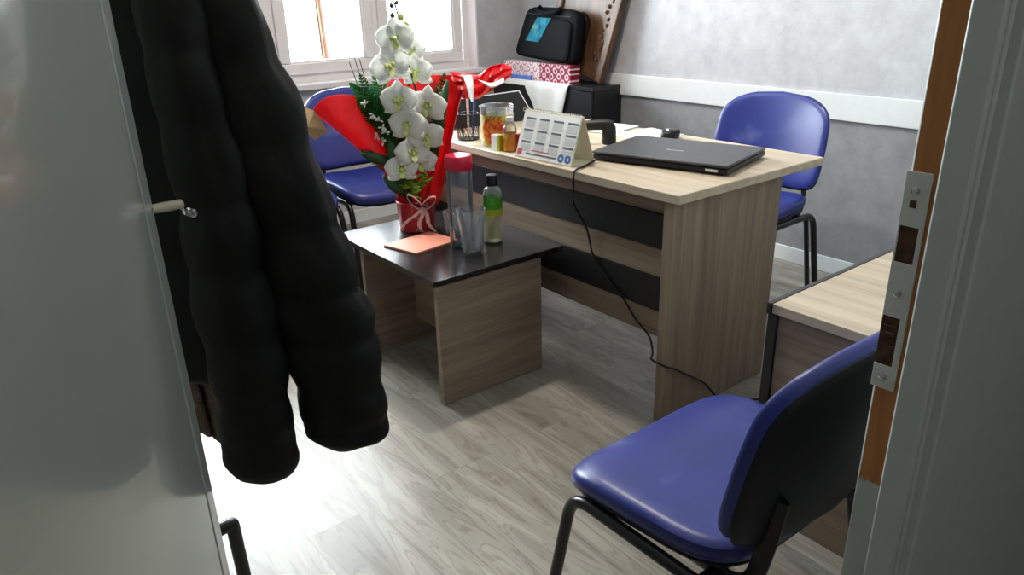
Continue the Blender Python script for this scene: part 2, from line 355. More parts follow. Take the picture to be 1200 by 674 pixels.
# ---------------------------------------------------------------- the room
XW, YW, YD0, YD1, ZC = 3.224, 4.05, 0.285, 0.351, 2.70
XL = -0.75
struct('floor', box(B(), XL-0.1, XW+0.1, -2.2, YW+0.3, -0.06, 0), 'floor', smooth=False)
struct('ceiling', box(B(), XL-0.1, XW+0.1, -2.2, YW+0.3, ZC, ZC+0.06), 'ceiling', smooth=False)
bm = box(B(), XW, XW+0.1, -2.2, YW+0.3, 0.72, ZC); box(bm, XW, XW+0.1, -2.2, YW+0.3, 0, 0.72, 1)
struct('wall_right', bm, ('wall', 'wall_low'), smooth=False)
struct('wall_left', box(B(), XL-0.1, XL, -2.2, YW+0.3, 0, ZC), 'corridor', smooth=False)
WX0, WX1, WZ0, WZ1 = 0.45, 2.885, 0.835, 2.32
bm = B(); Y0, Y1 = YW, YW+0.24
box(bm, XL, WX0, Y0, Y1, 0, ZC); box(bm, WX1, XW, Y0, Y1, 0, ZC); box(bm, WX0, WX1, Y0, Y1, 0, WZ0); box(bm, WX0, WX1, Y0, Y1, WZ1, ZC)
struct('wall_window', bm, 'wall', smooth=False)
DXL, DXR = -0.13, 0.797
bm = B()
box(bm, XL, DXL-0.02, YD0+0.005, YD1-0.004, 0, ZC); box(bm, DXR+0.045, XW, YD0+0.005, YD1-0.004, 0, ZC); box(bm, DXL-0.02, DXR+0.045, YD0+0.005, YD1-0.004, 2.12, ZC)
struct('wall_door', bm, 'corridor', smooth=False)
struct('wall_corridor', box(B(), XL, XW, -2.2, -2.1, 0, ZC), 'corridor', smooth=False)
# door frame: rebated post on the right, plain post on the left, head
def jamb_post():
    bm = B(); n = 24
    # rebated section: strike face (room side), stop (corridor side), architrave
    for x0, x1, y0, y1, z0, z1 in ((DXR, DXR+0.045, YD0, YD1, 0, 2.1),):
        box(bm, x0, x1, y0, y1, z0, z1)
    return bm
fr = struct('trim_1', jamb_post(), 'jamb', bevel=0.003)
struct('door_stop', box(B(), DXR-0.009, DXR+0.001, YD0+0.003, 0.3195, 0, 2.1), 'jamb', fr, bevel=0.003)
struct('architrave', box(B(), DXR+0.004, DXR+0.62, YD0-0.012, YD0+0.004, 0, 2.18), 'jamb', fr, bevel=0.003)
# bare wood where the paint has come away, with a ragged lower end
bm = B(); lo = []
for i in range(9):
    y = 0.3205+(0.3475-0.3205)*i/8
    lo.append((y, 0.722+random.uniform(-0.004, 0.006)+0.004*(i % 2)))
top = [(0.3475, 1.60), (0.3205, 1.60)]
pts = lo+top
va = [bm.verts.new((DXR-0.0012, y, z)) for y, z in pts]; vb = [bm.verts.new((DXR+0.001, y, z)) for y, z in pts]
bm.faces.new(va); bm.faces.new(list(reversed(vb)))
for i in range(len(pts)): bm.faces.new((va[i], va[(i+1) % len(pts)], vb[(i+1) % len(pts)], vb[i]))
struct('bare_wood_strip', bm, 'barewood', fr, smooth=False)
struct('trim_2', box(B(), DXL-0.02, DXL, YD0, YD1, 0, 2.1), 'jamb', bevel=0.003)
struct('trim_3', box(B(), DXL, DXR, YD0, YD1, 2.1, 2.12), 'jamb', bevel=0.003)

# strike plate on the jamb
sp = thing('strike_plate', 'pale metal lock strike plate screwed to the bare orange wood of the door frame', 'lock plate', (DXR-0.0012, 0.34, 0.98))
def plate_piece(bm, y0, y1, z0, z1): box(bm, -0.0022, 0.0, y0-0.34, y1-0.34, z0-0.98, z1-0.98)
bm = B(); a, b = 0.3255, 0.3525
plate_piece(bm, a, b, 1.045, 1.104); plate_piece(bm, a, a+0.005, 1.004, 1.045); plate_piece(bm, b-0.002, b, 1.004, 1.045)
plate_piece(bm, a, b, 0.940, 1.004); plate_piece(bm, a, a+0.007, 0.880, 0.940)
plate_piece(bm, a, b, 0.851, 0.880)
obj('plate', bm, 'steelplate', sp, smooth=False, bevel=0.0006)
def cavity(y0, y1, z0, z1):
    bm = B(); box(bm, -0.0008, 0.0008, y0-0.34, y1-0.34, z0-0.98, z1-0.98); return bm
obj('latch_hole', cavity(a+0.005, b-0.002, 1.004, 1.045), 'cavity', sp, smooth=False)
bm = cavity(a+0.007, b, 0.880, 0.940)
for k in range(7):
    z = 0.886+0.008*k; box(bm, -0.002-random.uniform(0, 0.0015), 0, a+0.010-0.34, a+0.010+random.uniform(0.004, 0.014)-0.34, z-0.98, z+0.003-0.98)
obj('bolt_hole', bm, 'cavity', sp, smooth=False)
for z in (1.084, 0.969, 0.866):
    s = obj('screw', xform(lathe(B(), [(0, 0), (0.0048, 0), (0.0045, 0.0012), (0.003, 0.002), (0, 0.0022)], 16), Matrix.Translation((-0.0022, 0.0, z-0.98)) @ Matrix.Rotation(-PI/2, 4, 'Y')), 'chrome', sp)
bm = B(); box(bm, -0.0026, -0.002, -0.003, 0.004, 1.066-0.98, 1.074-0.98); obj('screw_hole', bm, 'cavity', sp, smooth=False)

# wall rail, skirting
struct('trim_4', box(B(), XW-0.018, XW+0.001, YD1, YW, 0.714, 0.829), 'rail', bevel=0.003)
struct('baseboard_right', box(B(), XW-0.014, XW+0.001, YD1, YW, 0, 0.075), 'rail', bevel=0.003)
struct('baseboard_window', box(B(), XL, XW, YW-0.014, YW+0.001, 0, 0.075), 'rail', bevel=0.003)
struct('baseboard_door', box(B(), DXR+0.06, XW, YD1-0.005, YD1+0.012, 0, 0.075), 'rail', bevel=0.003)

# window: frame, two mullions, three sashes with panes, sill
win = struct('window_1', frame_xz(B(), WX0, WX1, WZ0+0.002, WZ1, 0.05, YW+0.09, YW+0.16), 'pvc', bevel=0.004)
bm = B(); box(bm, 1.585, 1.635, YW+0.09, YW+0.16, WZ0+0.05, WZ1-0.05); box(bm, 2.19, 2.24, YW+0.09, YW+0.16, WZ0+0.05, WZ1-0.05)
struct('mullion', bm, 'pvc', win, bevel=0.004)
for x0, x1 in ((0.49, 1.592), (1.604+0.002, 2.196), (2.232, 2.822)):
    s = struct('sash', frame_xz(B(), x0, x1, WZ0+0.045, WZ1-0.045, 0.062, YW+0.075, YW+0.135), 'pvc', win, bevel=0.006)
    struct('glazing_bead', frame_xz(B(), x0+0.06, x1-0.06, WZ0+0.105, WZ1-0.105, 0.012, YW+0.085, YW+0.12), 'pvc', s, bevel=0.003)
    struct('pane', box(B(), x0+0.058, x1-0.058, YW+0.100, YW+0.104, WZ0+0.10, WZ1-0.10), 'pane', s, smooth=False)
struct('window_sill', box(B(), WX0-0.05, WX1+0.03, YW-0.035, YW+0.10, WZ0-0.03, WZ0+0.004), 'pvc', win, bevel=0.006)
struct('window_reveal', box(B(), WX1-0.012, WX1+0.001, YW-0.004, YW+0.10, WZ0, WZ1), 'pvc', win, bevel=0.002)

# orange cloth hanging outside the left pane
bm = B(); grid(bm, lambda u, v: (2.70+0.05*u*(1.4-v)-0.02*v+0.01*math.sin(u*9), 6.0+0.02*math.sin(u*14), 0.55+1.6*v), 10, 16)
tag(obj('hanging_cloth', bm, 'orangecloth', solid=0.004), 'orange strip of cloth hanging outside beyond the left window pane', 'cloth')

# ---------------------------------------------------------------- door leaf
HX, HY, EX, EY = -0.10, 0.36, 0.2255, 1.128
dang = math.atan2(EY-HY, EX-HX); DL = math.hypot(EX-HX, EY-HY)
door = bpy.data.objects.new('door_1', None); COL.objects.link(door); door['kind'] = 'structure'
door.location = (HX, HY, 0); door.rotation_euler = (0, 0, dang)
# local: x along the leaf from the hinge, y = +inner side, outer face at y = 0
bm = B(); box(bm, 0, DL, 0.010, 0.042, 0.012, 2.06)
box(bm, 0, DL-0.055, 0.0, 0.012, 0.012, 2.06); box(bm, DL-0.048, DL, 0.0, 0.012, 0.012, 2.06)
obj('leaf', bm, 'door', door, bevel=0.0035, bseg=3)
fp = obj('lock_faceplate', box(B(), DL-0.001, DL+0.003, 0.008, 0.032, 0.915, 1.12), 'chrome', door, bevel=0.001)
bm = B(); tube(bm, [(DL-0.004, 0.004, 1.013), (DL+0.012, -0.012, 1.011), (DL+0.028, -0.033, 1.010)], [0.008, 0.0095, 0.0085], 12, 0.8)
obj('latch', bm, 'brass', door)
bm = B(); lathe(bm, [(0.006, 0), (0.0105, 0.0), (0.0115, 0.004), (0.0105, 0.008), (0.007, 0.008), (0.005, 0.004), (0.006, 0)], 24)
tube(bm, [(0, 0.008, 0.004), (0, 0.024, 0.008)], 0.003, 8)
xform(bm, Matrix.Translation((DL+0.031, -0.041, 0.992)) @ Matrix.Rotation(math.radians(25), 4, 'X'))
obj('handle_ring', bm, 'chrome', door)
bm = B(); lathe(bm, [(0, 0), (0.024, 0), (0.024, 0.005), (0.011, 0.008), (0.010, 0.04), (0, 0.04)], 20)
xform(bm, Matrix.Translation((DL-0.06, 0.042, 1.017)) @ Matrix.Rotation(-PI/2, 4, 'X'))
tube(bm, round_corners([(DL-0.06, 0.075, 1.017), (DL-0.10, 0.08, 1.017), (DL-0.18, 0.075, 1.015)], 0.02), 0.009, 10)
obj('door_handle', bm, 'chrome', door)
for z in (0.25, 1.85):
    obj('hinge', lathe(B(), [(0, 0), (0.008, 0), (0.008, 0.09), (0, 0.09)], 12, (0.0, 0.05, z)), 'chrome', door)

# ---------------------------------------------------------------- executive desk
DSX, DSY, DSW, DSL, DSZ = 1.587, 1.300, 0.729, 1.55, 0.75
desk = thing('office_desk', 'large pale oak desk with two dark stripes across its front panel', 'desk', (DSX, DSY, 0))
obj('desktop', box(B(), 0, DSW, 0, DSL, DSZ-0.028, DSZ), 'oak_y', desk, bevel=0.003)
for y0 in (0.03, DSL-0.066):
    obj('side_panel', box(B(), 0.016, 0.545, y0, y0+0.036, 0, DSZ-0.028), 'oak_v', desk, bevel=0.002)
obj('front_panel', box(B(), 0.108, 0.126, 0.066, DSL-0.066, 0.235, DSZ-0.028), 'oak_my', desk, bevel=0.001)
for z0, z1 in ((0.535, 0.646), (0.327, 0.440)):
    obj('dark_stripe', box(B(), 0.100, 0.109, 0.066, DSL-0.066, z0, z1), 'wengem', desk, bevel=0.001)['label'] = 'black brown stripe'

# second table by the door wall
TX, TY, TZ = 1.395, 0.875, 0.62
t2 = thing('side_table', 'pale oak topped table with black edges and leg behind the blue chair near the doorway', 'table', (TX, TY, 0))
obj('tabletop', box(B(), 0.004, 1.2, -0.48, -0.012, TZ-0.024, TZ), 'oak_y', t2, bevel=0.002)
bm = B(); box(bm, 0.0, 1.2, -0.012, 0.0, TZ-0.026, TZ+0.001)
obj('edge_strip', bm, 'blackmetal', t2, bevel=0.001)
for x, y in ((0.006, -0.026), (1.17, -0.026), (0.006, -0.475), (1.17, -0.475)):
    obj('leg', box(B(), x, x+0.025, y, y+0.025, 0, TZ-0.024), 'blackmetal', t2, bevel=0.002)
obj('apron_panel', box(B(), 0.012, 0.024, -0.45, -0.026, TZ-0.20, TZ-0.024), 'oak_my', t2, bevel=0.001)
obj('end_panel', box(B(), 0.014, 0.028, -0.45, -0.026, 0.06, TZ-0.201), 'oak_my', t2, bevel=0.001)

# coffee table
CX, CY, CW, CD, CZ = 1.1156, 1.8555, 0.538, 0.681, 0.4543
ct = thing('coffee_table', 'low coffee table with glossy black top on two pale oak panels', 'table', (CX, CY, 0))
obj('tabletop', box(B(), 0, CW, 0, CD, CZ-0.020, CZ), 'wenge', ct, bevel=0.002)
for y0 in (0.014, 0.514):
    obj('side_panel', box(B(), 0.02, 0.448, y0, y0+0.022, 0, CZ-0.020), 'oak_h', ct, bevel=0.0015)
obj('stretcher_panel', box(B(), 0.225, 0.243, 0.036, 0.514, 0.10, CZ-0.020), 'oak_my', ct, bevel=0.001)

# ---------------------------------------------------------------- chairs
def pad(hw, hd, th, n=56, shape=4.0, warp=None, outline=None):
    """rounded upholstered slab, centred on z=0, x half hw, y half hd"""
    bm = B(); rings = []
    prof = [(0.0, -0.5), (0.5, -0.5), (0.86, -0.5), (0.95, -0.44), (0.99, -0.25), (1.0, 0.0), (0.99, 0.22), (0.955, 0.38), (0.90, 0.46), (0.80, 0.5), (0.5, 0.52), (0.25, 0.53), (0.0, 0.53)]
    def P(s, z, k):
        a = 2*PI*k/n; c, q = math.cos(a), math.sin(a)
        x = math.copysign(abs(c)**(2/shape), c); y = math.copysign(abs(q)**(2/shape), q)
        if outline: x, y = outline(x, y)
        x *= hw*s; y *= hd*s; v = Vector((x, y, z*th))
        if warp: v = warp(v)
        return v
    for s, z in prof:
        rings.append([bm.verts.new(P(0, z, 0))] if s == 0 else [bm.verts.new(P(s, z, k)) for k in range(n)])
    for a, b in zip(rings, rings[1:]):
        for k in range(n):
            k2 = (k+1) % n
            if len(a) == 1: f = (a[0], b[k2], b[k])
            elif len(b) == 1: f = (a[k], a[k2], b[0])
            else: f = (a[k], a[k2], b[k2], b[k])
            bm.faces.new(f)
    return bm
def make_chair(label, group):
    t = thing('visitor_chair', label, 'chair', group=group)
    def sw(v):
        y = v.y+0.012; z = v.z+0.422
        z += -0.030*max(0, (y-0.08)/0.13)**2*0.8 + 0.022*max(0, (-y-0.04)/0.17)**2 + 0.022*(abs(v.x)/0.24)**2.2*(0.4+0.6*max(0, min(1, (0.22-y)/0.3)))
        return Vector((v.x*(1+0.03*y/0.21), y, z))
    seat = obj('seat', pad(0.238, 0.203, 0.052, warp=sw, shape=5), 'vinyl', t)
    obj('seat_shell', pad(0.225, 0.190, 0.016, warp=lambda v: sw(Vector((v.x, v.y, v.z-0.030))), shape=5), 'blackplastic', seat)
    def bw(v, off=0.0):
        x, h = v.x, v.y                                  # pad lies in xy; stand it up
        z = 0.649+h; tilt = -0.205-0.20*(h+0.165)
        return Vector((x, tilt+0.75*x*x-v.z*1.0+off, z))
    def bo(x, y):
        if y > 0: y = y*(1-0.20*abs(x)**2.4)+0.05*(1-x*x)
        x = x*(1-0.04*max(0, y))
        return x, y
    def back_warp(v): return bw(Vector((v.x, v.y, -v.z)))
    back = obj('backrest', pad(0.245, 0.172, 0.034, warp=back_warp, outline=bo, shape=5.5), 'vinyl', t)
    obj('back_shell', pad(0.239, 0.172, 0.018, warp=lambda v: bw(Vector((v.x, v.y-0.010, v.z)), -0.0135), outline=bo, shape=5.5), 'blackplastic', back)
    for s in (-1, 1):
        x = s*0.232
        bm = B(); tube(bm, round_corners([(x*1.06, 0.235, 0.010), (x, 0.165, 0.392), (x, -0.185, 0.392), (x*1.06, -0.265, 0.010)], 0.055, 8), 0.0125, 12)
        sf = obj('side_frame', bm, 'blackmetal', t)
        for yy in (0.235, -0.265):
            obj('foot_cap', lathe(B(), [(0, 0), (0.0155, 0), (0.0165, 0.006), (0.0155, 0.026), (0.013, 0.030), (0, 0.030)], 14, (x*1.06, yy, 0)), 'blackplastic', sf)
        bm = B(); tube(bm, [(x, -0.135, 0.392), (x*1.06, -0.205, 0.012)], 0.010, 10); obj('rear_brace', bm, 'blackmetal', t)
        bm = B(); tube(bm, round_corners([(s*0.178, 0.02, 0.385), (s*0.178, -0.195, 0.385), (s*0.168, -0.213, 0.50), (s*0.167, -0.222, 0.575)], 0.05, 6), 0.0075, 10, 2.1)
        obj('back_upright', bm, 'blackmetal', t)
    for yy in (0.12, -0.13):
        bm = B(); tube(bm, [(-0.232, yy, 0.384), (0.232, yy, 0.384)], 0.010, 10)
        obj('crossbar', bm, 'blackmetal', t)
    return t
GR = 'blue office visitor chairs'
ch = make_chair('blue chair in the foreground seen from behind, dusty seat, beside the doorway', GR)
ch.location = (1.03, 0.705, 0); ch.rotation_euler = (0, 0, 0)
def place_chair(x, y, rz, s, label):
    c = copy_tree(ch); c.location = (x, y, 0); c.rotation_euler = (0, 0, rz); c.scale = (s, s, s); c['label'] = label
    return c
place_chair(2.55, 1.80, math.radians(92), 1.05, 'blue chair facing the laptop from the far side of the desk, against the grey wall')
place_chair(1.66, 3.20, PI, 1.05, 'blue chair under the window behind the red flower wrapping')
place_chair(1.110, 3.18, PI, 1.05, 'blue chair under the window mostly hidden by the black coat, only seat edge showing')

# ---------------------------------------------------------------- cabinet and what stands on it
cb = thing('cabinet', 'low black cabinet in the corner below the laptop bag', 'cabinet', (2.985, 3.105, 0))
CBW, CBL, CBZ = 0.235, 0.93, 0.770
obj('carcass', box(B(), 0.018, CBW, 0, CBL, 0.04, CBZ-0.022), 'cabinet', cb, bevel=0.002)
obj('top', box(B(), 0, CBW, -0.005, CBL, CBZ-0.022, CBZ), 'cabinet', cb, bevel=0.002)
obj('plinth', box(B(), 0.04, CBW-0.02, 0.02, CBL-0.02, 0, 0.04), 'cabinet', cb)
for y0, y1 in ((0.004, 0.462), (0.467, 0.926)):
    d = obj('door', box(B(), 0.0, 0.017, y0, y1, 0.045, CBZ-0.026), 'cabinet', cb, bevel=0.002)
    bm = B(); yh = y1-0.03 if y0 < 0.1 else y0+0.03
    tube(bm, round_corners([(0.0, yh, 0.40), (-0.022, yh, 0.40), (-0.022, yh, 0.50), (0.0, yh, 0.50)], 0.01), 0.004, 8)
    obj('handle', bm, 'chrome', d)
# white cloth over cabinet front
def cloth(u, v):                                    # u along y, v from back of top over the edge and down
    y = 3.295+0.70*u
    drop = 0.19 if u < 0.53 else 0.030
    k = (u-0.50)/0.05
    if 0 <= k <= 1: drop = 0.19-0.16*k
    Lt = 0.03
    s = v*(Lt+drop)
    if s < Lt: x, z = 2.985+Lt-s, CBZ+0.003+0.001*math.sin(u*21+v*5)
    else:
        q = s-Lt; x, z = 2.979-0.004*math.sin(u*24)*min(1, q/0.05)-0.006*min(1, q/0.03), CBZ+0.002-q
    y2 = y+(0.22*(0.26-u)*max(0, s-Lt)/0.19 if u < 0.53 else 0)
    return (x, y2, z)
tag(obj('cloth', grid(B(), cloth, 50, 26), 'paper', solid=0.0015), 'white cloth hanging over the front edge of the black cabinet', 'cloth')
# gift boxes
def gift_box(name, mat, lab, y0, y1):
    g = thing(name, lab, 'box', (3.058, (y0+y1)/2, CBZ)); h = (y1-y0)/2
    obj('base', box(B(), -0.037, 0.037, -h+0.002, h-0.002, 0.0, 0.08), mat, g, bevel=0.002)
    obj('lid', box(B(), -0.04, 0.04, -h, h, 0.072, 0.106), mat, g, bevel=0.003)
gift_box('gift_box', 'ringsdark', 'crimson box with white ring pattern under the right end of the black bag', 3.325, 3.60)
gift_box('gift_box.001', 'ringslight', 'white box with pink ring pattern under the left end of the black bag', 3.605, 3.955)
bp = obj('packet', box(B(), 2.990, 3.008, 3.66, 3.86, CBZ+0.0045, CBZ+0.030), 'bluebox', bevel=0.003)
tag(bp, 'small blue packet lying in front of the white patterned box', 'packet')
# laptop bag, leaning back on the board
lb = thing('laptop_bag', 'black laptop bag with a turquoise card leaning against the brown board', 'bag', (3.055, 3.60, CBZ+0.122), 0)
lean = Matrix.Rotation(math.radians(9), 4, 'Y') @ Matrix.Rotation(math.radians(3), 4, 'X') @ Matrix(((1, 0, 0, 0), (0, 1, -0.10, 0), (0, 0, 1, 0), (0, 0, 0, 1)))
def bagwarp(v):                                     # x = height, y = width: wider at the foot, rounded at the top
    return Vector((v.x+0.012*(v.y/0.27)**2*(-1 if v.x > 0 else 0), v.y*(1-0.10*(v.x/0.16)), v.z))
bm = pad(0.152, 0.268, 0.070, shape=9, warp=bagwarp)
xform(bm, lean @ Matrix.Translation((0, -0.015, 0.152)) @ Matrix.Rotation(-PI/2, 4, 'Y'))
obj('bag_body', bm, 'bagcloth', lb)
bm = pad(0.115, 0.225, 0.022, shape=9, warp=bagwarp); xform(bm, lean @ Matrix.Translation((-0.038, -0.015, 0.125)) @ Matrix.Rotation(-PI/2, 4, 'Y'))
obj('front_pocket', bm, 'bagcloth', lb)
bm = B(); tube(bm, smooth_path([lean @ Vector(p) for p in ((-0.03, -0.09, 0.300), (-0.05, -0.085, 0.275), (-0.055, 0, 0.262), (-0.05, 0.085, 0.275), (-0.03, 0.09, 0.300))]), 0.011, 8, 1.3)
obj('handle', bm, 'bagcloth', lb)
bm = B(); tube(bm, smooth_path([lean @ Vector(p) for p in ((0.0, -0.25, 0.29), (0.015, -0.295, 0.25), (0.012, -0.31, 0.13), (0.01, -0.285, 0.03))]), 0.009, 8, 0.5)
obj('shoulder_strap', bm, 'bagcloth', lb)
bm = B(); box(bm, -0.0015, 0.0015, -0.062, 0.062, -0.070, 0.070)
for v_ in bm.verts: v_.co.y -= v_.co.z*0.5
xform(bm, lean @ Matrix.Translation((-0.052, 0.05, 0.168)))
obj('card', bm, 'sticker', lb, smooth=False)['label'] = 'turquoise printed card'
bm = B()
tube(bm, [lean @ Vector(p) for p in [(-0.037, -0.20, 0.255), (-0.037, 0.20, 0.255)]], 0.004, 6); obj('zip', bm, 'blackplastic', lb)
# brown carved board leaning on the wall
bd = thing('wooden_panel', 'brown carved wooden panel leaning on the wall behind the black bag', 'panel', (3.125, 3.19, CBZ), 0)
tilt = Matrix.Rotation(math.radians(4.5), 4, 'Y') @ Matrix.Rotation(math.radians(16), 4, 'X')
bm = B(); box(bm, 0, 0.022, 0, 0.50, 0.012, 0.85); obj('board', xform(bm, tilt), 'walnut', bd, bevel=0.003)
bm = B(); box(bm, -0.014, 0.024, -0.012, 0.045, 0.004, 0.86); box(bm, -0.014, 0.024, 0.455, 0.51, 0.004, 0.86); box(bm, -0.014, 0.024, 0.045, 0.455, 0.004, 0.05)
obj('moulding', xform(bm, tilt), 'walnut', bd, bevel=0.010, bseg=4)
bm = B()
for k in range(22):
    z = 0.12+k*0.033; y = 0.075+0.018*math.sin(k*1.7)
    lathe(bm, [(0, -0.012), (0.009, -0.008), (0.012, 0), (0.009, 0.008), (0, 0.012)], 8, (-0.002, y, z))
obj('carving', xform(bm, tilt), 'walnut', bd)

# ---------------------------------------------------------------- things on the desk
Z = DSZ
# laptop
lp = thing('laptop', 'closed black laptop lying on the front corner of the desk', 'laptop', (1.958, 1.620, Z), math.radians(15.0))
lw, ld = 0.238, 0.165         # local y is the long way, x is the depth
bm = B(); box(bm, -ld, ld, -lw, lw, 0.005, 0.022); obj('base', bm, 'blackplastic', lp, bevel=0.006, bseg=3)
bm = B(); box(bm, -ld, ld, -lw, lw, 0.0235, 0.033); obj('lid', bm, 'lid', lp, bevel=0.0045, bseg=3)
bm = B(); box(bm, -0.03, -0.022, -0.03, 0.03, 0.0328, 0.0334); obj('emblem', bm, 'chrome', lp, smooth=False)
bm = B(); box(bm, -ld-0.001, -ld+0.01, -lw+0.03, -lw+0.07, 0.010, 0.018); obj('card_slot', bm, 'steelplate', lp, bevel=0.001)
for sx in (-1, 1):
    for sy in (-1, 1):
        obj('rubber_foot', lathe(B(), [(0, 0), (0.008, 0), (0.008, 0.006), (0, 0.006)], 12, (sx*0.13, sy*0.19, 0)), 'blackplastic', lp)
# mouse
bm = pad(0.05, 0.031, 0.034, shape=2.6, warp=lambda v: Vector((v.x, v.y, v.z+0.019 - (0.006*(v.x/0.05)**2 if v.z > 0 else 0))))
ms = thing('computer_mouse', 'small black computer mouse behind the laptop', 'mouse', (2.215, 1.875, Z), math.radians(20))
obj('shell', bm, 'blackplastic', ms)
obj('wheel', xform(lathe(B(), [(0, -0.003), (0.007, -0.003), (0.007, 0.003), (0, 0.003)], 14), Matrix.Translation((-0.022, 0, 0.034)) @ Matrix.Rotation(PI/2, 4, 'X')), 'chrome', ms)
# telephone handset lying on its ends
ph = thing('telephone_handset', 'black telephone handset lying face down between the calendar and laptop', 'telephone', (1.925, 2.030, Z), math.radians(-48), scale=0.95)
ph.scale.z = 0.76
bm = B(); tube(bm, smooth_path([(-0.098, 0, 0.030), (-0.088, 0, 0.056), (-0.045, 0, 0.080), (0.02, 0, 0.090), (0.075, 0, 0.092), (0.100, 0, 0.085)], 6), [0.017+0.005*i/30 for i in range(31)], 12, 1.3)
obj('grip', bm, 'blackplastic', ph, sub=1)
bm = B(); lathe(bm, [(0, 0), (0.022, 0), (0.027, 0.006), (0.026, 0.022), (0.018, 0.036), (0, 0.04)], 20, (-0.092, 0, 0)); obj('mouthpiece', bm, 'blackplastic', ph)
bm = B(); lathe(bm, [(0, 0), (0.024, 0), (0.029, 0.008), (0.028, 0.05), (0.026, 0.085), (0.016, 0.100), (0, 0.103)], 20, (0.088, 0, 0)); obj('earpiece', bm, 'blackplastic', ph)
# papers at the back of the desk
for i, (x, y, rz, lab) in enumerate(((2.19, 2.26, 0.25, 'white sheets of paper lying on the desk behind the telephone'), (2.215, 1.995, -0.12, 'white sheet of paper lying on the back edge of the desk beside the mouse'))):
    bm = B()
    for k in range(4 - 2*i):
        a = random.uniform(-0.05, 0.05); q = B(); box(q, -0.105, 0.105, -0.148+0.05*i, 0.148-0.05*i, 0.001+0.0012*k, 0.0018+0.0012*k); xform(q, Matrix.Rotation(a, 4, 'Z'))
        me = bpy.data.meshes.new('tmp'); q.to_mesh(me); q.free(); bm.from_mesh(me)
    o = obj('paper_sheet', bm, 'paper', smooth=False); o.location = (x, y, Z); o.rotation_euler = (0, 0, rz)
    tag(o, lab, 'paper')
# calendar
ca = thing('desk_calendar', 'white tent shaped desk calendar standing at the front edge of the desk', 'calendar', (1.650, 1.910, Z), math.radians(4))
hl, hh, hd_ = 0.135, 0.155, 0.056
bm = B()
def P(x, y, z): return bm.verts.new((x, y, z))
t_ = 0.002
for s in (-1, 1):
    a = [P(0.012+s*hd_, -hl, 0), P(0.012+s*hd_, hl, 0), P(0.012+s*0.002, hl, hh), P(0.012+s*0.002, -hl, hh)]
    bm.faces.new(a)
a = [P(0.012-hd_, -hl, 0.001), P(0.012+hd_, -hl, 0.001), P(0.012+hd_, hl, 0.001), P(0.012-hd_, hl, 0.001)]; bm.faces.new(a)
obj('stand', bm, 'cream', ca, smooth=False, solid=0.002)
# front leaf: coordinates on the sloping face (u along y from left, h up)
sl = math.atan2(hd_-0.002, hh); SL = math.hypot(hh, hd_-0.002)
fm = Matrix.Translation((0.012-hd_-0.002, 0, 0)) @ Matrix.Rotation(sl, 4, 'Y')
def leafbox(bm, y0, y1, z0, z1, d): box(bm, -d, 0, y0, y1, z0, z1)
bm = B(); leafbox(bm, -hl+0.003, hl-0.003, 0.004, SL-0.004, 0.0012); obj('page', xform(bm, fm), 'paper', ca, smooth=False)
for r in range(3):
    for q in range(4):
        y1 = hl-0.018-q*0.066
        bm = B(); leafbox(bm, y1-0.046, y1, SL-0.030-r*0.040, SL-0.0235-r*0.040, 0.002); obj('month_heading', xform(bm, fm), 'ink', ca, smooth=False)
        bm = B(); leafbox(bm, y1-0.046, y1, SL-0.058-r*0.040, SL-0.034-r*0.040, 0.0017); obj('date_block', xform(bm, fm), 'dateprint', ca, smooth=False)
for yy in (-0.082, -0.114):
    q = lathe(B(), [(0.006, 0), (0.0135, 0), (0.0135, 0.0008), (0.006, 0.0008), (0.006, 0)], 20); xform(q, Matrix.Translation((-0.0014, yy, 0.022)) @ Matrix.Rotation(-PI/2, 4, 'Y'))
    obj('blue_emblem', xform(q, fm), 'blueink', ca)
bm = B(); leafbox(bm, -0.06, 0.085, 0.016, 0.021, 0.002); obj('footer_line', xform(bm, fm), 'ink', ca, smooth=False)
bm = B(); leafbox(bm, 0.105, 0.128, 0.012, 0.032, 0.002); obj('red_emblem', xform(bm, fm), 'redink', ca, smooth=False)
bm = B(); leafbox(bm, -0.03, 0.06, 0.029, 0.032, 0.002); obj('red_line', xform(bm, fm), 'redink', ca, smooth=False)
bm = B()
for k in range(20):
    y = -hl+0.012+k*0.0140; tube(bm, [(0.012+0.006*math.cos(q*PI/4), y, hh-0.001+0.006*math.sin(q*PI/4)) for q in range(8)]+[(0.018, y, hh-0.001)], 0.0012, 5)
obj('wire_binding', bm, 'chrome', ca)
# printed fruit tub
tb = thing('fruit_tub', 'clear tub printed with red fruit slices standing on the desk front edge', 'tub', (1.672, 2.245, Z))
obj('tub_wall', lathe(B(), [(0, 0.002), (0.052, 0.002), (0.056, 0.008), (0.0625, 0.145), (0.064, 0.148), (0.0625, 0.149), (0.0605, 0.145), (0.0545, 0.010), (0, 0.006)], 36), 'glass', tb)
obj('printed_sleeve', lathe(B(), [(0.0555, 0.006), (0.0572, 0.018), (0.0620, 0.118), (0.0626, 0.118), (0.0578, 0.018), (0.0561, 0.006)], 36), 'fruit', tb)
def slice_patch(u, v):
    a0 = math.radians(222); r = 0.050*u; an = 2*PI*v
    dx = r*math.cos(an); dz = r*math.sin(an); zz = 0.062+dz; R = 0.0586+0.0046*(zz-0.018)/0.1
    th = a0+dx/R
    return (R*math.cos(th), R*math.sin(th), zz)
obj('fruit_slice', grid(B(), slice_patch, 8, 32), 'pomegranate', tb)['label'] = 'round red and orange fruit slice print'
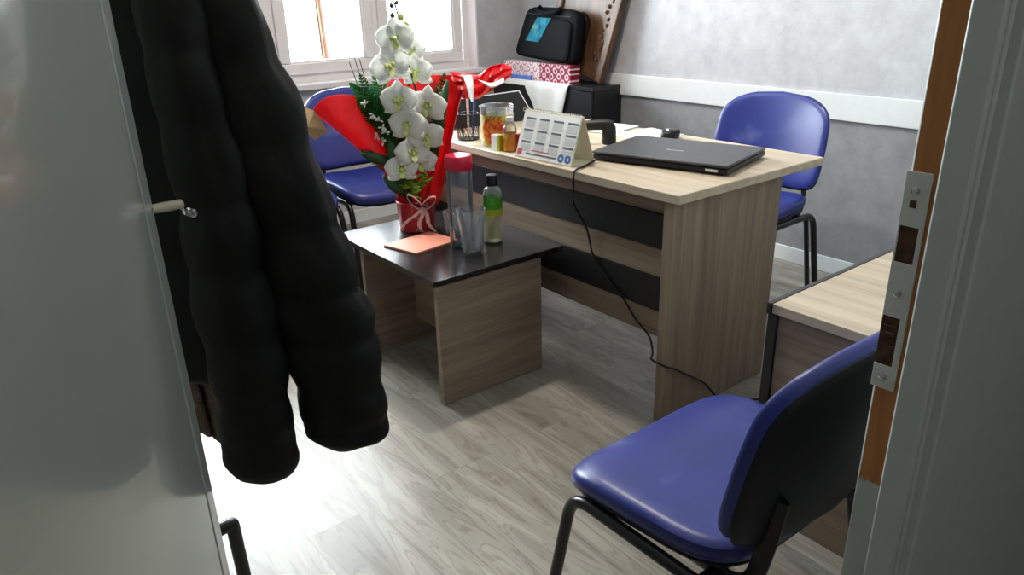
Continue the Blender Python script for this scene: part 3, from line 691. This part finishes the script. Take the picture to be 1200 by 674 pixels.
# carton, small bottle, maroon card
sc_ = thing('small_carton', 'small white and yellow carton in front of the fruit tub', 'carton', (1.622, 2.172, Z), 0.1)
obj('carton_body', box(B(), -0.016, 0.016, -0.022, 0.022, 0.0, 0.056), 'paper', sc_, bevel=0.001)
obj('yellow_band', box(B(), -0.0168, 0.0168, -0.0228, -0.010, 0.0, 0.0563), 'yellowlabel', sc_, bevel=0.0006)
bt = thing('small_bottle', 'small clear bottle with an orange label beside the calendar', 'bottle', (1.640, 2.125, Z))
obj('bottle_body', lathe(B(), [(0, 0.0), (0.022, 0.0), (0.025, 0.003), (0.025, 0.080), (0.021, 0.094), (0.012, 0.103), (0.012, 0.110), (0, 0.110)], 24), 'glass', bt)
obj('bottle_label', lathe(B(), [(0.0252, 0.004), (0.0257, 0.004), (0.0257, 0.066), (0.0252, 0.066)], 24), 'bottleorange', bt)
obj('bottle_cap', lathe(B(), [(0, 0.108), (0.0135, 0.108), (0.0135, 0.122), (0, 0.122)], 18), 'steelplate', bt)
rc = obj('card_box', box(B(), -0.012, 0.012, -0.020, 0.020, 0, 0.066), 'maroon', bevel=0.0015); rc.location = (1.655, 2.075, Z); rc.rotation_euler = (0, 0, 0.15)
tag(rc, 'small maroon card box between the orange bottle and the calendar', 'box')
# pen cup
pc = thing('pen_cup', 'dark mesh pen cup on the desk beside the red flower wrapping', 'pen cup', (1.665, 2.425, Z))
bm = B(); R = 0.042
for k in range(22):
    a = 2*PI*k/22
    for s in (-1, 1):
        tube(bm, [(R*math.cos(a+s*j*0.12), R*math.sin(a+s*j*0.12), 0.004+j*0.0135) for j in range(8)], 0.0010, 4, cap=False)
obj('mesh_wall', bm, 'blackmetal', pc)
obj('rim', lathe(B(), [(R-0.002, 0.098), (R+0.002, 0.098), (R+0.002, 0.102), (R-0.002, 0.102), (R-0.002, 0.098)], 28), 'blackmetal', pc)
obj('cup_base', lathe(B(), [(0, 0.0), (R+0.001, 0.0), (R+0.001, 0.005), (0, 0.005)], 28), 'blackmetal', pc)
for i, (a, dx, dy, h, mt, lab) in enumerate(((0.3, 0.020, -0.004, 0.150, 'bluepen', 'blue pen standing in the mesh pen cup'), (2.0, -0.014, 0.018, 0.140, 'blackplastic', 'black pen standing in the mesh pen cup'), (4.2, -0.012, -0.020, 0.165, 'paper', 'white pen standing nearest the fruit tub in the mesh pen cup'))):
    p = thing('pen', lab, 'pen', (1.665, 2.425, Z+0.006), 0, 'pens in the mesh cup')
    p0 = Vector((dx*0.9, dy*0.9, 0.0)); p1 = Vector((dx*1.6, dy*1.6, h))
    obj('barrel', tube(B(), [p0+(p1-p0)*0.08, p0+(p1-p0)*0.75], 0.0042, 10), mt, p)
    obj('pen_cap', tube(B(), [p0+(p1-p0)*0.74, p1], 0.0048, 10), mt, p)
    obj('tip', tube(B(), [p0, p0+(p1-p0)*0.08], [0.001, 0.004], 8), 'chrome', p)
# black folder standing behind the tub
bx = thing('document_folder', 'black folder with white page edges standing on the desk behind the fruit tub', 'folder', (1.94, 2.62, Z+0.005), math.radians(-3))
ft = Matrix.Rotation(math.radians(-14), 4, 'X')
bm = B(); v = [(-0.21, 0.0), (0.215, 0.0), (0.150, 0.124), (-0.20, 0.118)]
def folder_slab(v, y0, y1):
    bm = B(); a = [bm.verts.new((x, y0, z)) for x, z in v]; b = [bm.verts.new((x, y1, z)) for x, z in v]
    bm.faces.new(a); bm.faces.new(list(reversed(b)))
    for k in range(4): bm.faces.new((a[k], a[(k+1) % 4], b[(k+1) % 4], b[k]))
    return xform(bm, ft)
obj('front_board', folder_slab(v, -0.002, 0.002), 'cabinet', bx, smooth=False)
obj('page_block', folder_slab([(-0.208, 0.001), (0.220, 0.001), (0.157, 0.129), (-0.198, 0.122)], 0.0022, 0.016), 'paper', bx, smooth=False)
obj('back_board', folder_slab([(-0.21, 0.0), (0.222, 0.0), (0.160, 0.132), (-0.20, 0.125)], 0.0162, 0.020), 'cabinet', bx, smooth=False)
# cable from the phone over the desk edge to the floor
cp = smooth_path([(1.738, 1.768, Z+0.013), (1.715, 1.765, Z+0.010), (1.67, 1.752, Z+0.005), (1.63, 1.735, Z+0.005), (1.594, 1.722, Z+0.006), (1.576, 1.718, Z-0.006), (1.577, 1.72, 0.70), (1.62, 1.765, 0.63), (1.680, 1.765, 0.53), (1.681, 1.73, 0.44), (1.681, 1.65, 0.375), (1.681, 1.58, 0.323), (1.681, 1.53, 0.275), (1.672, 1.46, 0.240), (1.630, 1.405, 0.215), (1.592, 1.375, 0.215), (1.594, 1.324, 0.210), (1.640, 1.322, 0.185), (1.690, 1.322, 0.152), (1.760, 1.322, 0.105), (1.800, 1.320, 0.075), (1.86, 1.29, 0.01), (1.98, 1.20, 0.005)], 7)
tag(obj('cable', tube(B(), cp, 0.0035, 8), 'blackplastic'), 'thin black cable hanging down the front of the desk to the floor', 'cable')

# ---------------------------------------------------------------- things on the coffee table
Z2 = CZ
# salmon booklet
bm = B(); poly_prism(bm, [(1.174, 2.275), (1.212, 2.118), (1.405, 2.143), (1.383, 2.300)], Z2+0.0005, Z2+0.003)
nb = obj('booklet_cover', bm, 'salmon', bevel=0.0005)
nbr = thing('booklet', 'salmon pink paper booklet lying on the black coffee table', 'booklet', (0, 0, 0))
nb.parent = nbr
bm = B(); poly_prism(bm, [(1.180, 2.271), (1.217, 2.122), (1.400, 2.147), (1.378, 2.295)], Z2+0.003, Z2+0.0050); obj('inner_pages', bm, 'cream', nbr)
bm = B(); poly_prism(bm, [(1.174, 2.275), (1.212, 2.118), (1.405, 2.143), (1.383, 2.300)], Z2+0.0050, Z2+0.0072); obj('front_cover', bm, 'salmon', nbr)
# tall bottle with red cap
wb = thing('water_bottle', 'tall clear water bottle with a bright red cap on the coffee table', 'bottle', (1.395, 2.10, Z2))
obj('bottle_body', lathe(B(), [(0, 0.002), (0.040, 0.002), (0.044, 0.006), (0.044, 0.16), (0.0445, 0.20), (0.0445, 0.262), (0.040, 0.275), (0.038, 0.275), (0.0415, 0.258), (0.0415, 0.012), (0, 0.008)], 36), 'water', wb)
obj('cap', lathe(B(), [(0, 0.272), (0.0455, 0.272), (0.0475, 0.276), (0.0475, 0.314), (0.044, 0.322), (0, 0.322)], 36), 'redcap', wb, bevel=0.001)
obj('base_ring', lathe(B(), [(0, 0), (0.041, 0), (0.0445, 0.003), (0.0445, 0.008), (0.040, 0.002), (0, 0.002)], 36), 'glass', wb)
# tumblers
def tumbler(name, loc, r0, r1, h, lab):
    t = thing(name, lab, 'glass', loc)
    obj('glass_body', lathe(B(), [(0, 0.0), (r0, 0.0), (r0+0.001, 0.004), (r1, h), (r1-0.0012, h+0.0008), (r1-0.0024, h), (r0-0.001, 0.016), (r0-0.006, 0.011), (0, 0.010)], 32), 'glass', t)
    bm = B()
    for k in range(10):
        a = 2*PI*k/10; rr = lambda z: r0+0.001+(r1-r0)*z/h
        tube(bm, [(rr(z)*math.cos(a), rr(z)*math.sin(a), z) for z in (0.008, 0.03, h*0.45)], [0.003, 0.0035, 0.0015], 6)
    obj('flutes', bm, 'glass', t)
tumbler('drinking_glass', (1.372, 2.005, Z2), 0.029, 0.051, 0.155, 'tall fluted clear drinking glass in front of the red capped bottle')
tumbler('drinking_glass.001', (1.447, 2.235, Z2), 0.026, 0.036, 0.085, 'short clear drinking glass beside the red flower pot')
# cologne bottle
cg = thing('cologne_bottle', 'slim bottle with green and yellow label and black cap on the coffee table', 'bottle', (1.500, 2.055, Z2))
obj('bottle_body', lathe(B(), [(0, 0.0), (0.030, 0.0), (0.033, 0.003), (0.033, 0.180), (0.028, 0.194), (0.017, 0.202), (0.017, 0.208), (0, 0.208)], 30), 'glass', cg)
obj('liquid', lathe(B(), [(0, 0.006), (0.0295, 0.006), (0.0295, 0.115), (0, 0.115)], 30), 'liquid', cg)
obj('green_label', lathe(B(), [(0.0332, 0.125), (0.0338, 0.125), (0.0338, 0.168), (0.0332, 0.168)], 30), 'greenlabel', cg)
obj('yellow_label', lathe(B(), [(0.0332, 0.103), (0.0338, 0.103), (0.0338, 0.125), (0.0332, 0.125)], 30), 'yellowlabel', cg)
obj('cap', lathe(B(), [(0, 0.206), (0.0205, 0.206), (0.0205, 0.240), (0.018, 0.244), (0, 0.244)], 24), 'blackplastic', cg)

# ---------------------------------------------------------------- the orchid
FX, FY = 1.38, 2.38
orc = thing('potted_orchid', 'tall white orchid in a red foil pot with red wrapping on the coffee table', 'flowers', (FX, FY, Z2), -PSI)
# local: x to the right, y away, z up
obj('pot', lathe(B(), [(0, 0), (0.062, 0), (0.066, 0.004), (0.073, 0.11), (0.076, 0.114), (0.074, 0.117), (0.069, 0.112), (0.066, 0.09), (0, 0.09)], 32), 'redpot', orc)
def wing(up, lo, mid_push, tip_push, nu=26, nv=14, seed=0, amp=0.008):
    U = smooth_path([(a, 0, b) for a, b in up], 8); Lw = smooth_path([(a, 0, b) for a, b in lo], 8)
    def at(C, t): 
        f = t*(len(C)-1); i = min(int(f), len(C)-2); return C[i].lerp(C[i+1], f-i)
    def fn(u, v):
        p = at(U, u).lerp(at(Lw, u), v)
        y = mid_push*math.sin(PI*v)*min(1, u*2)-0.05*v*u+tip_push*u
        q = Vector((p.x*9+seed, p.z*9, v*2)); nn = noise.noise(q)
        return (p.x+0.4*amp*nn, y+amp*nn*2*u, p.z+0.4*amp*noise.noise(q*1.7))
    return grid(B(), fn, nu, nv)
def left_wing(u, v):
    inner = LWI[min(int(u*(len(LWI)-1)), len(LWI)-2)].lerp(LWI[min(int(u*(len(LWI)-1)), len(LWI)-2)+1], u*(len(LWI)-1)-min(int(u*(len(LWI)-1)), len(LWI)-2))
    outer = LWO[min(int(u*(len(LWO)-1)), len(LWO)-2)].lerp(LWO[min(int(u*(len(LWO)-1)), len(LWO)-2)+1], u*(len(LWO)-1)-min(int(u*(len(LWO)-1)), len(LWO)-2))
    p = inner.lerp(outer, v); e = 0.040*math.sin(PI*v)*u**5
    ridge = -0.075*math.sin(PI*min(1, v/0.80)*0.5)*(0.25+0.75*u) if v < 0.80 else -0.075*(0.25+0.75*u)*(1-0.9*((v-0.80)/0.20)**1.5)
    nn = noise.noise(Vector((p.x*11, p.z*11, 2.0)))
    return (p.x-0.45*e, 0.03+ridge+0.010*nn*u, p.z+e)
LWI = smooth_path([(-0.005, 0, 0.09), (-0.05, 0, 0.20), (-0.085, 0, 0.33), (-0.131, 0, 0.43), (-0.160, 0, 0.490)], 8)
LWO = smooth_path([(-0.062, 0, 0.06), (-0.10, 0, 0.195), (-0.19, 0, 0.290), (-0.285, 0, 0.385), (-0.350, 0, 0.440)], 8)
obj('wrapping_left', grid(B(), left_wing, 30, 24), 'red', orc, solid=0.0012, sub=1)
obj('wrapping_right', wing([(0.015, 0.10), (0.06, 0.18), (0.10, 0.29), (0.125, 0.42), (0.130, 0.48), (0.072, 0.56)], [(0.085, 0.09), (0.115, 0.19), (0.150, 0.33), (0.178, 0.44), (0.198, 0.52), (0.205, 0.556)], 0.03, 0.05, seed=7), 'red', orc, solid=0.0012, sub=1)
def crumple(u, v):
    top = [(0.150, 0.566), (0.205, 0.560), (0.255, 0.548), (0.300, 0.580), (0.345, 0.582), (0.374, 0.566)]
    bot = [(0.190, 0.480), (0.215, 0.468), (0.249, 0.462), (0.296, 0.490), (0.340, 0.515), (0.372, 0.540)]
    f = u*5; k = min(int(f), 4); t = f-k
    a = Vector((top[k][0], 0, top[k][1])).lerp(Vector((top[k+1][0], 0, top[k+1][1])), t); b = Vector((bot[k][0], 0, bot[k][1])).lerp(Vector((bot[k+1][0], 0, bot[k+1][1])), t)
    p = a.lerp(b, v); q = Vector((p.x*22, p.z*22, 4.0)); nn = noise.noise(q)+0.5*abs(noise.noise(q*2.3))
    return (p.x+0.004*nn, 0.05+0.12*u-0.05*math.sin(PI*v)+0.030*nn+0.012*math.sin(v*17+u*9), p.z+0.006*noise.noise(q*1.5))
obj('wrapping_corner', grid(B(), crumple, 34, 22), 'red', orc, solid=0.0012)
obj('painted_glare_band', wing([(0.200, 0.560), (0.212, 0.53), (0.222, 0.485)], [(0.232, 0.558), (0.238, 0.53), (0.238, 0.478)], -0.04, -0.03, seed=5), 'paper', orc, solid=0.001)  # white strips stand in for light reflected off the wrapping
obj('painted_glare_band', wing([(0.255, 0.545), (0.30, 0.530), (0.345, 0.545)], [(0.262, 0.535), (0.30, 0.517), (0.345, 0.533)], -0.02, 0.03, seed=8), 'paper', orc, solid=0.001)
bk = obj('wrapping_back', wing([(-0.06, 0.10), (-0.10, 0.30), (-0.115, 0.475), (-0.08, 0.545)], [(0.05, 0.10), (0.09, 0.30), (0.115, 0.45), (0.10, 0.55)], 0.03, 0.08, seed=15), 'red', orc, solid=0.0012, sub=1)
bm = B(); fp_ = [(-0.409, 0.02, 0.440), (-0.372, 0.0, 0.466), (-0.330, -0.02, 0.452), (-0.297, -0.01, 0.380), (-0.352, 0.01, 0.344), (-0.405, 0.03, 0.392)]
vc = bm.verts.new((-0.360, -0.045, 0.405)); vf = [bm.verts.new(p) for p in fp_]
for k in range(6): bm.faces.new((vc, vf[k], vf[(k+1) % 6]))
obj('paper_liner', bm, 'kraft', orc, smooth=False, solid=0.002)['label'] = 'tan paper corner'
# bow on the pot
bm = B()
for s, (dx, dz) in ((-1, (-0.05, 0.045)), (1, (0.055, 0.035))):
    c0 = Vector((0.03, -0.078, 0.105))
    def loop(u, v, s=s, dx=dx, dz=dz):
        a = 2*PI*u; r = 0.5*(1-math.cos(a)); q = 0.018*math.sin(a)
        return (c0.x+dx*r+0.002*v, c0.y-0.012*r-(v-0.5)*0.026, c0.z+dz*r+q*s)
    grid(bm, loop, 20, 3)
obj('bow_loops', bm, 'ribbon', orc, solid=0.0008)
for k, (ex, ez) in enumerate(((-0.055, 0.02), (0.075, -0.0), (0.02, 0.012))):
    bm = B(); grid(bm, lambda u, v: (0.03+(ex-0.03)*u+0.018*(v-0.5)*(1-0.3*u)+0.006*math.sin(u*7), -0.080-0.006*math.sin(u*PI), 0.105+(max(ez, 0.006)-0.105)*u), 12, 3)
    obj('ribbon_tail', bm, 'ribbon', orc, solid=0.0008)
# orchid stems
def px(p, y=0.0): return (p[0], y, p[1])
obj('stem', tube(B(), smooth_path([(0.01, 0.0, 0.09), (0.035, 0.0, 0.25), (0.045, 0.01, 0.42), (0.015, 0.0, 0.58), (-0.008, 0.0, 0.70), (-0.014, -0.01, 0.78), (-0.028, -0.02, 0.825)]), 0.0035, 8), 'stem', orc)
obj('stem', tube(B(), smooth_path([(-0.01, 0.02, 0.09), (-0.035, 0.02, 0.25), (-0.02, 0.025, 0.42), (0.01, 0.02, 0.55)]), 0.0035, 8), 'stem', orc)
def petal(bm, ang, ln, wd, cup, mi=0, base=0.006):
    ca_, sa_ = math.cos(ang), math.sin(ang)
    def fn(u, v):
        s = u; wv = wd*math.sin(PI*min(1, 0.08+0.92*s)**0.75)**0.7*(2*v-1)
        if s >= 0.999: wv *= 0.15
        l = base+ln*s
        y = -0.004-cup*math.sin(PI*s*0.9)+0.010*(2*v-1)**2*s-0.002*math.sin(6*v+ang)
        x = ca_*l-sa_*wv; z = sa_*l+ca_*wv
        return (x, y, z)
    grid(bm, fn, 8, 6)
def blossom(cx, cz, r, dep, yaw, pitch, roll):
    bm = B()
    for a in (90, 215, 325): petal(bm, math.radians(a), r*0.98, r*0.42, 0.006)
    for a in (12, 168): petal(bm, math.radians(a), r*1.0, r*0.66, 0.010)
    m = Matrix.Translation((cx, dep, cz)) @ Matrix.Rotation(yaw, 4, 'Z') @ Matrix.Rotation(pitch, 4, 'X') @ Matrix.Rotation(roll, 4, 'Y')
    xform(bm, m)
    b = obj('blossom', bm, 'petal', orc, solid=0.0012)
    bm = B()
    lathe(bm, [(0, -0.010), (0.006, -0.006), (0.0075, 0), (0.005, 0.008), (0, 0.011)], 10, (0, -0.012, -0.004))
    for s in (-1, 1): lathe(bm, [(0, -0.008), (0.005, -0.004), (0.006, 0.002), (0.003, 0.008), (0, 0.010)], 8, (s*0.011, -0.011, 0.003))
    grid(bm, lambda u, v: ((v-0.5)*0.020*math.sin(PI*(0.2+0.7*u)), -0.014-0.010*u, -0.010-0.022*u), 5, 4)
    bmesh.ops.scale(bm, vec=(1.1, 1.0, 1.1), verts=bm.verts); xform(bm, m); obj('lip', bm, 'lip', b)['label'] = 'yellow green centre'
    return b
BL = [(-0.026, 0.69, 0.066, -0.02), (-0.046, 0.60, 0.070, -0.045), (0.036, 0.575, 0.060, 0.01), (-0.025, 0.487, 0.066, -0.05), (0.071, 0.462, 0.068, -0.02), (0.0, 0.402, 0.068, -0.06),
      (0.058, 0.352, 0.064, -0.03), (0.008, 0.300, 0.062, -0.045), (-0.034, 0.245, 0.058, -0.06), (0.024, 0.650, 0.050, 0.03), (0.03, 0.425, 0.05, 0.03), (0.035, 0.265, 0.055, -0.03)]
for i, (x, z, r, d) in enumerate(BL):
    blossom(x, z, r, d, random.uniform(-0.45, 0.35), random.uniform(-0.3, 0.2), random.uniform(-0.35, 0.35))
for i, (x, z, mt, r) in enumerate(((-0.013, 0.806, 'darkbud', 0.0075), (-0.032, 0.797, 'darkbud', 0.0085), (-0.031, 0.764, 'darkbud', 0.010), (-0.003, 0.758, 'bud', 0.013), (0.013, 0.728, 'bud', 0.015))):
    obj('bud', lathe(B(), [(0, -r), (r*0.6, -r*0.8), (r, 0), (r*0.7, r*0.8), (0, r*1.4)], 12, (x, -0.01, z)), mt, orc)
# leaves, fern, filler
def blade(bm, p0, p1, wd, bend, n=8):
    p0 = Vector(p0); p1 = Vector(p1); d = p1-p0; side = Vector((d.z, 0, -d.x)).normalized()
    grid(bm, lambda u, v: tuple(p0+d*u+side*(2*v-1)*wd*math.sin(PI*(0.06+0.9*u))**0.8+Vector((0, -bend*math.sin(PI*u)+0.006*abs(2*v-1), 0.0))), n, 2)
for p0, p1, wd, bd_ in (((-0.03, 0.0, 0.12), (-0.115, 0.02, 0.50), 0.022, 0.01), ((-0.02, 0.0, 0.10), (-0.08, -0.02, 0.36), 0.026, 0.03), ((0.05, 0.03, 0.20), (0.145, 0.0, 0.545), 0.024, 0.02),
                        ((-0.02, -0.01, 0.13), (-0.11, -0.03, 0.215), 0.022, 0.02), ((-0.06, 0.0, 0.25), (-0.185, -0.03, 0.300), 0.020, 0.01), ((0.0, 0.02, 0.12), (-0.055, 0.04, 0.44), 0.02, 0.0)):
    obj('leaf', blade(bm := B(), p0, p1, wd, bd_) or bm, 'leaf', orc, solid=0.0012)
def frond(p0, p1, n, ln, droop):
    bm = B(); p0 = Vector(p0); p1 = Vector(p1); d = p1-p0; dn = d.normalized(); side = Vector((d.z, 0, -d.x)).normalized()
    tube(bm, [p0, p0+d*0.5, p1], 0.0018, 6)
    for k in range(n):
        t = 0.15+0.85*k/n; c = p0+d*t; L_ = ln*math.sin(PI*(0.25+0.72*t))
        for s in (-1, 1):
            e = c+(side*s*0.75+dn*0.75).normalized()*L_+Vector((0, random.uniform(-0.012, 0.012), -droop*L_))
            blade(bm, c, e, 0.0042, 0.0, 3)
    return bm
for p0, p1, n, ln in (((-0.07, 0.02, 0.30), (-0.165, 0.01, 0.575), 22, 0.060), ((-0.05, 0.03, 0.38), (-0.115, 0.0, 0.600), 18, 0.05), ((-0.06, 0.0, 0.22), (-0.185, -0.02, 0.320), 14, 0.035), ((0.06, 0.03, 0.36), (0.135, 0.02, 0.57), 16, 0.04), ((-0.04, 0, 0.40), (-0.205, 0.0, 0.545), 22, 0.05), ((-0.05, -0.02, 0.30), (-0.135, -0.03, 0.52), 22, 0.055), ((-0.03, -0.01, 0.20), (-0.10, -0.03, 0.44), 20, 0.05), ((-0.06, -0.02, 0.36), (-0.180, -0.02, 0.50), 18, 0.05)):
    obj('fern_frond', frond(p0, p1, n, ln, 0.2), 'fern', orc)
for k, (x0, z0, x1, z1) in enumerate(((-0.165, 0.50, -0.196, 0.615), (-0.150, 0.50, -0.176, 0.628), (-0.135, 0.50, -0.160, 0.625))):
    obj('twig', tube(B(), [(x0, 0, z0), (x1, 0, z1)], 0.0016, 6), 'stem', orc)
bm = B()
for k in range(70):
    c = Vector((random.gauss(0.0, 0.022), random.gauss(-0.045, 0.012), random.gauss(0.178, 0.020)))
    e = c+Vector((random.uniform(-1, 1), random.uniform(-0.6, 0.2), random.uniform(-0.3, 1))).normalized()*0.026
    blade(bm, c, e, 0.006, 0.002, 4)
obj('filler_leaves', bm, 'lime', orc)
for (x, z) in ((-0.105, 0.415), (-0.095, 0.39), (-0.115, 0.36), (-0.10, 0.34), (-0.085, 0.375), (-0.15, 0.475), (-0.125, 0.435)):
    bm = B()
    for k in range(6):
        a = random.uniform(0, 2*PI); blade(bm, (x, -0.03, z), (x+0.016*math.cos(a), -0.04, z+0.016*math.sin(a)), 0.004, 0.002, 3)
    obj('filler_flower', bm, 'petal', orc)

# ---------------------------------------------------------------- coat stand behind the door with coat and scarf
PX, PY = 0.165, 1.46
cs = thing('coat_stand', 'black coat stand behind the door, only the end of one foot showing', 'coat stand', (PX, PY, 0))
obj('pole', tube(B(), [(0, 0, 0.17), (0, 0, 1.75)], 0.014, 12), 'blackmetal', cs)
for k in range(4):
    a = math.radians(4+90*k); L_ = 0.155
    bm = B(); tube(bm, round_corners([(0, 0, 0.195), (L_*math.cos(a), L_*math.sin(a), 0.195), (L_*math.cos(a)+0.004, L_*math.sin(a), 0.0)], 0.006), 0.0155, 12)
    obj('foot', bm, 'blackmetal', cs)
for k in range(4):
    a = math.radians(-20+90*k)
    bm = B(); tube(bm, smooth_path([(0, 0, 1.66), (0.08*math.cos(a), 0.08*math.sin(a), 1.66), (0.12*math.cos(a), 0.12*math.sin(a), 1.72)]), 0.008, 8); obj('hook', bm, 'blackmetal', cs)
# coat: local x to the right, y away
KX, KY, K = 0.375, 1.335, 0.95
coat = thing('puffer_coat', 'black quilted puffer coat with long sleeves hanging beside the white door', 'coat', (KX, KY, 0), -PSI)
def zk(z): return CAMH-(CAMH-z)*K
def puffy(path, hw, hd, nseg, seed, amp=0.15, seg=26, endr=True):
    """quilted tube: path (x,y,z) list top to bottom with half widths; bulges between seams"""
    C = smooth_path(path, 10); n = len(C); bm = B(); rings = []
    for i, p in enumerate(C):
        t = i/(n-1); f = t*(len(hw)-1); k = min(int(f), len(hw)-2); w_ = hw[k]+(hw[k+1]-hw[k])*(f-k); d_ = hd[k]+(hd[k+1]-hd[k])*(f-k)
        ph_ = (t*nseg) % 1.0; bulge = 1-amp+amp*abs(math.sin(PI*ph_))**0.6
        if endr and t > 0.88: bulge = max(bulge, 1-amp*0.3)*math.sqrt(max(0.0, 1-((t-0.88)/0.12)**3*0.45))
        ring = []
        for q in range(seg):
            a = 2*PI*q/seg; nn = noise.noise(Vector((math.cos(a)*1.6+seed, math.sin(a)*1.6, t*9)))
            r = bulge*(1+0.14*nn+0.035*noise.noise(Vector((math.cos(a)*4+seed, math.sin(a)*4, t*30))))
            ring.append(bm.verts.new((p.x+w_*r*math.cos(a), p.y+d_*r*math.sin(a), p.z+0.012*nn)))
        rings.append(ring)
    for i in range(n-1):
        for q in range(seg): bm.faces.new((rings[i][q], rings[i][(q+1) % seg], rings[i+1][(q+1) % seg], rings[i+1][q]))
    bm.faces.new(list(reversed(rings[0]))); bm.faces.new(rings[-1])
    return bm
RS = [(0.015, 0.02, 1.47), (0.045, 0.02, 1.286), (0.076, 0.02, 1.10), (0.116, 0.02, 0.90), (0.148, 0.02, 0.73), (0.167, 0.02, 0.60), (0.178, 0.02, 0.46), (0.186, 0.02, 0.395)]
LS = [(-0.03, -0.02, 1.47), (-0.012, -0.03, 1.286), (-0.006, -0.03, 1.147), (0.002, -0.03, 0.962), (0.003, -0.03, 0.793), (0.007, -0.03, 0.608), (0.007, -0.03, 0.467), (0.010, -0.03, 0.350)]
sR = obj('sleeve', puffy([(x*K, y, zk(z)) for x, y, z in RS], [0.066, 0.074, 0.088, 0.098, 0.100, 0.093, 0.087, 0.081], [0.05, 0.055, 0.06, 0.06, 0.062, 0.062, 0.06, 0.05], 9, 1), 'nylon', coat, sub=1)
sL = obj('sleeve', puffy([(x*K, y, zk(z)) for x, y, z in LS], [0.060, 0.058, 0.060, 0.068, 0.072, 0.076, 0.078, 0.073], [0.05, 0.05, 0.052, 0.055, 0.058, 0.06, 0.06, 0.05], 9, 5), 'nylon', coat, sub=1)
body = obj('coat_body', puffy([(-0.08, 0.09, 1.50), (-0.09, 0.08, 1.40), (-0.10, 0.08, 1.15), (-0.10, 0.08, 0.90), (-0.10, 0.08, 0.70), (-0.10, 0.08, 0.56)], [0.06, 0.12, 0.128, 0.128, 0.128, 0.12], [0.05, 0.06, 0.062, 0.062, 0.062, 0.05], 9, 9, seg=40), 'nylon', coat, sub=1)
obj('collar', puffy([(-0.08, 0.09, 1.47), (-0.08, 0.09, 1.56)], [0.055, 0.06], [0.045, 0.05], 2, 12), 'nylon', coat, sub=1)
obj('hanging_loop', tube(B(), smooth_path([(-0.09, 0.10, 1.54), (-0.085, 0.11, 1.63), (-0.075, 0.10, 1.54)]), 0.003, 6), 'lining', coat)
# dark floral scarf below the coat body
bm = B(); grid(bm, lambda u, v: (0.318+0.07*u*(1-0.3*v)-0.03*v, 1.632+0.014*math.sin(u*17)-0.05*u, 0.340+0.012*math.sin(u*8)+0.90*v), 30, 20)
tag(obj('scarf', bm, 'scarf', solid=0.006), 'dark red and brown patterned scarf showing below the coat beside the door edge', 'scarf')
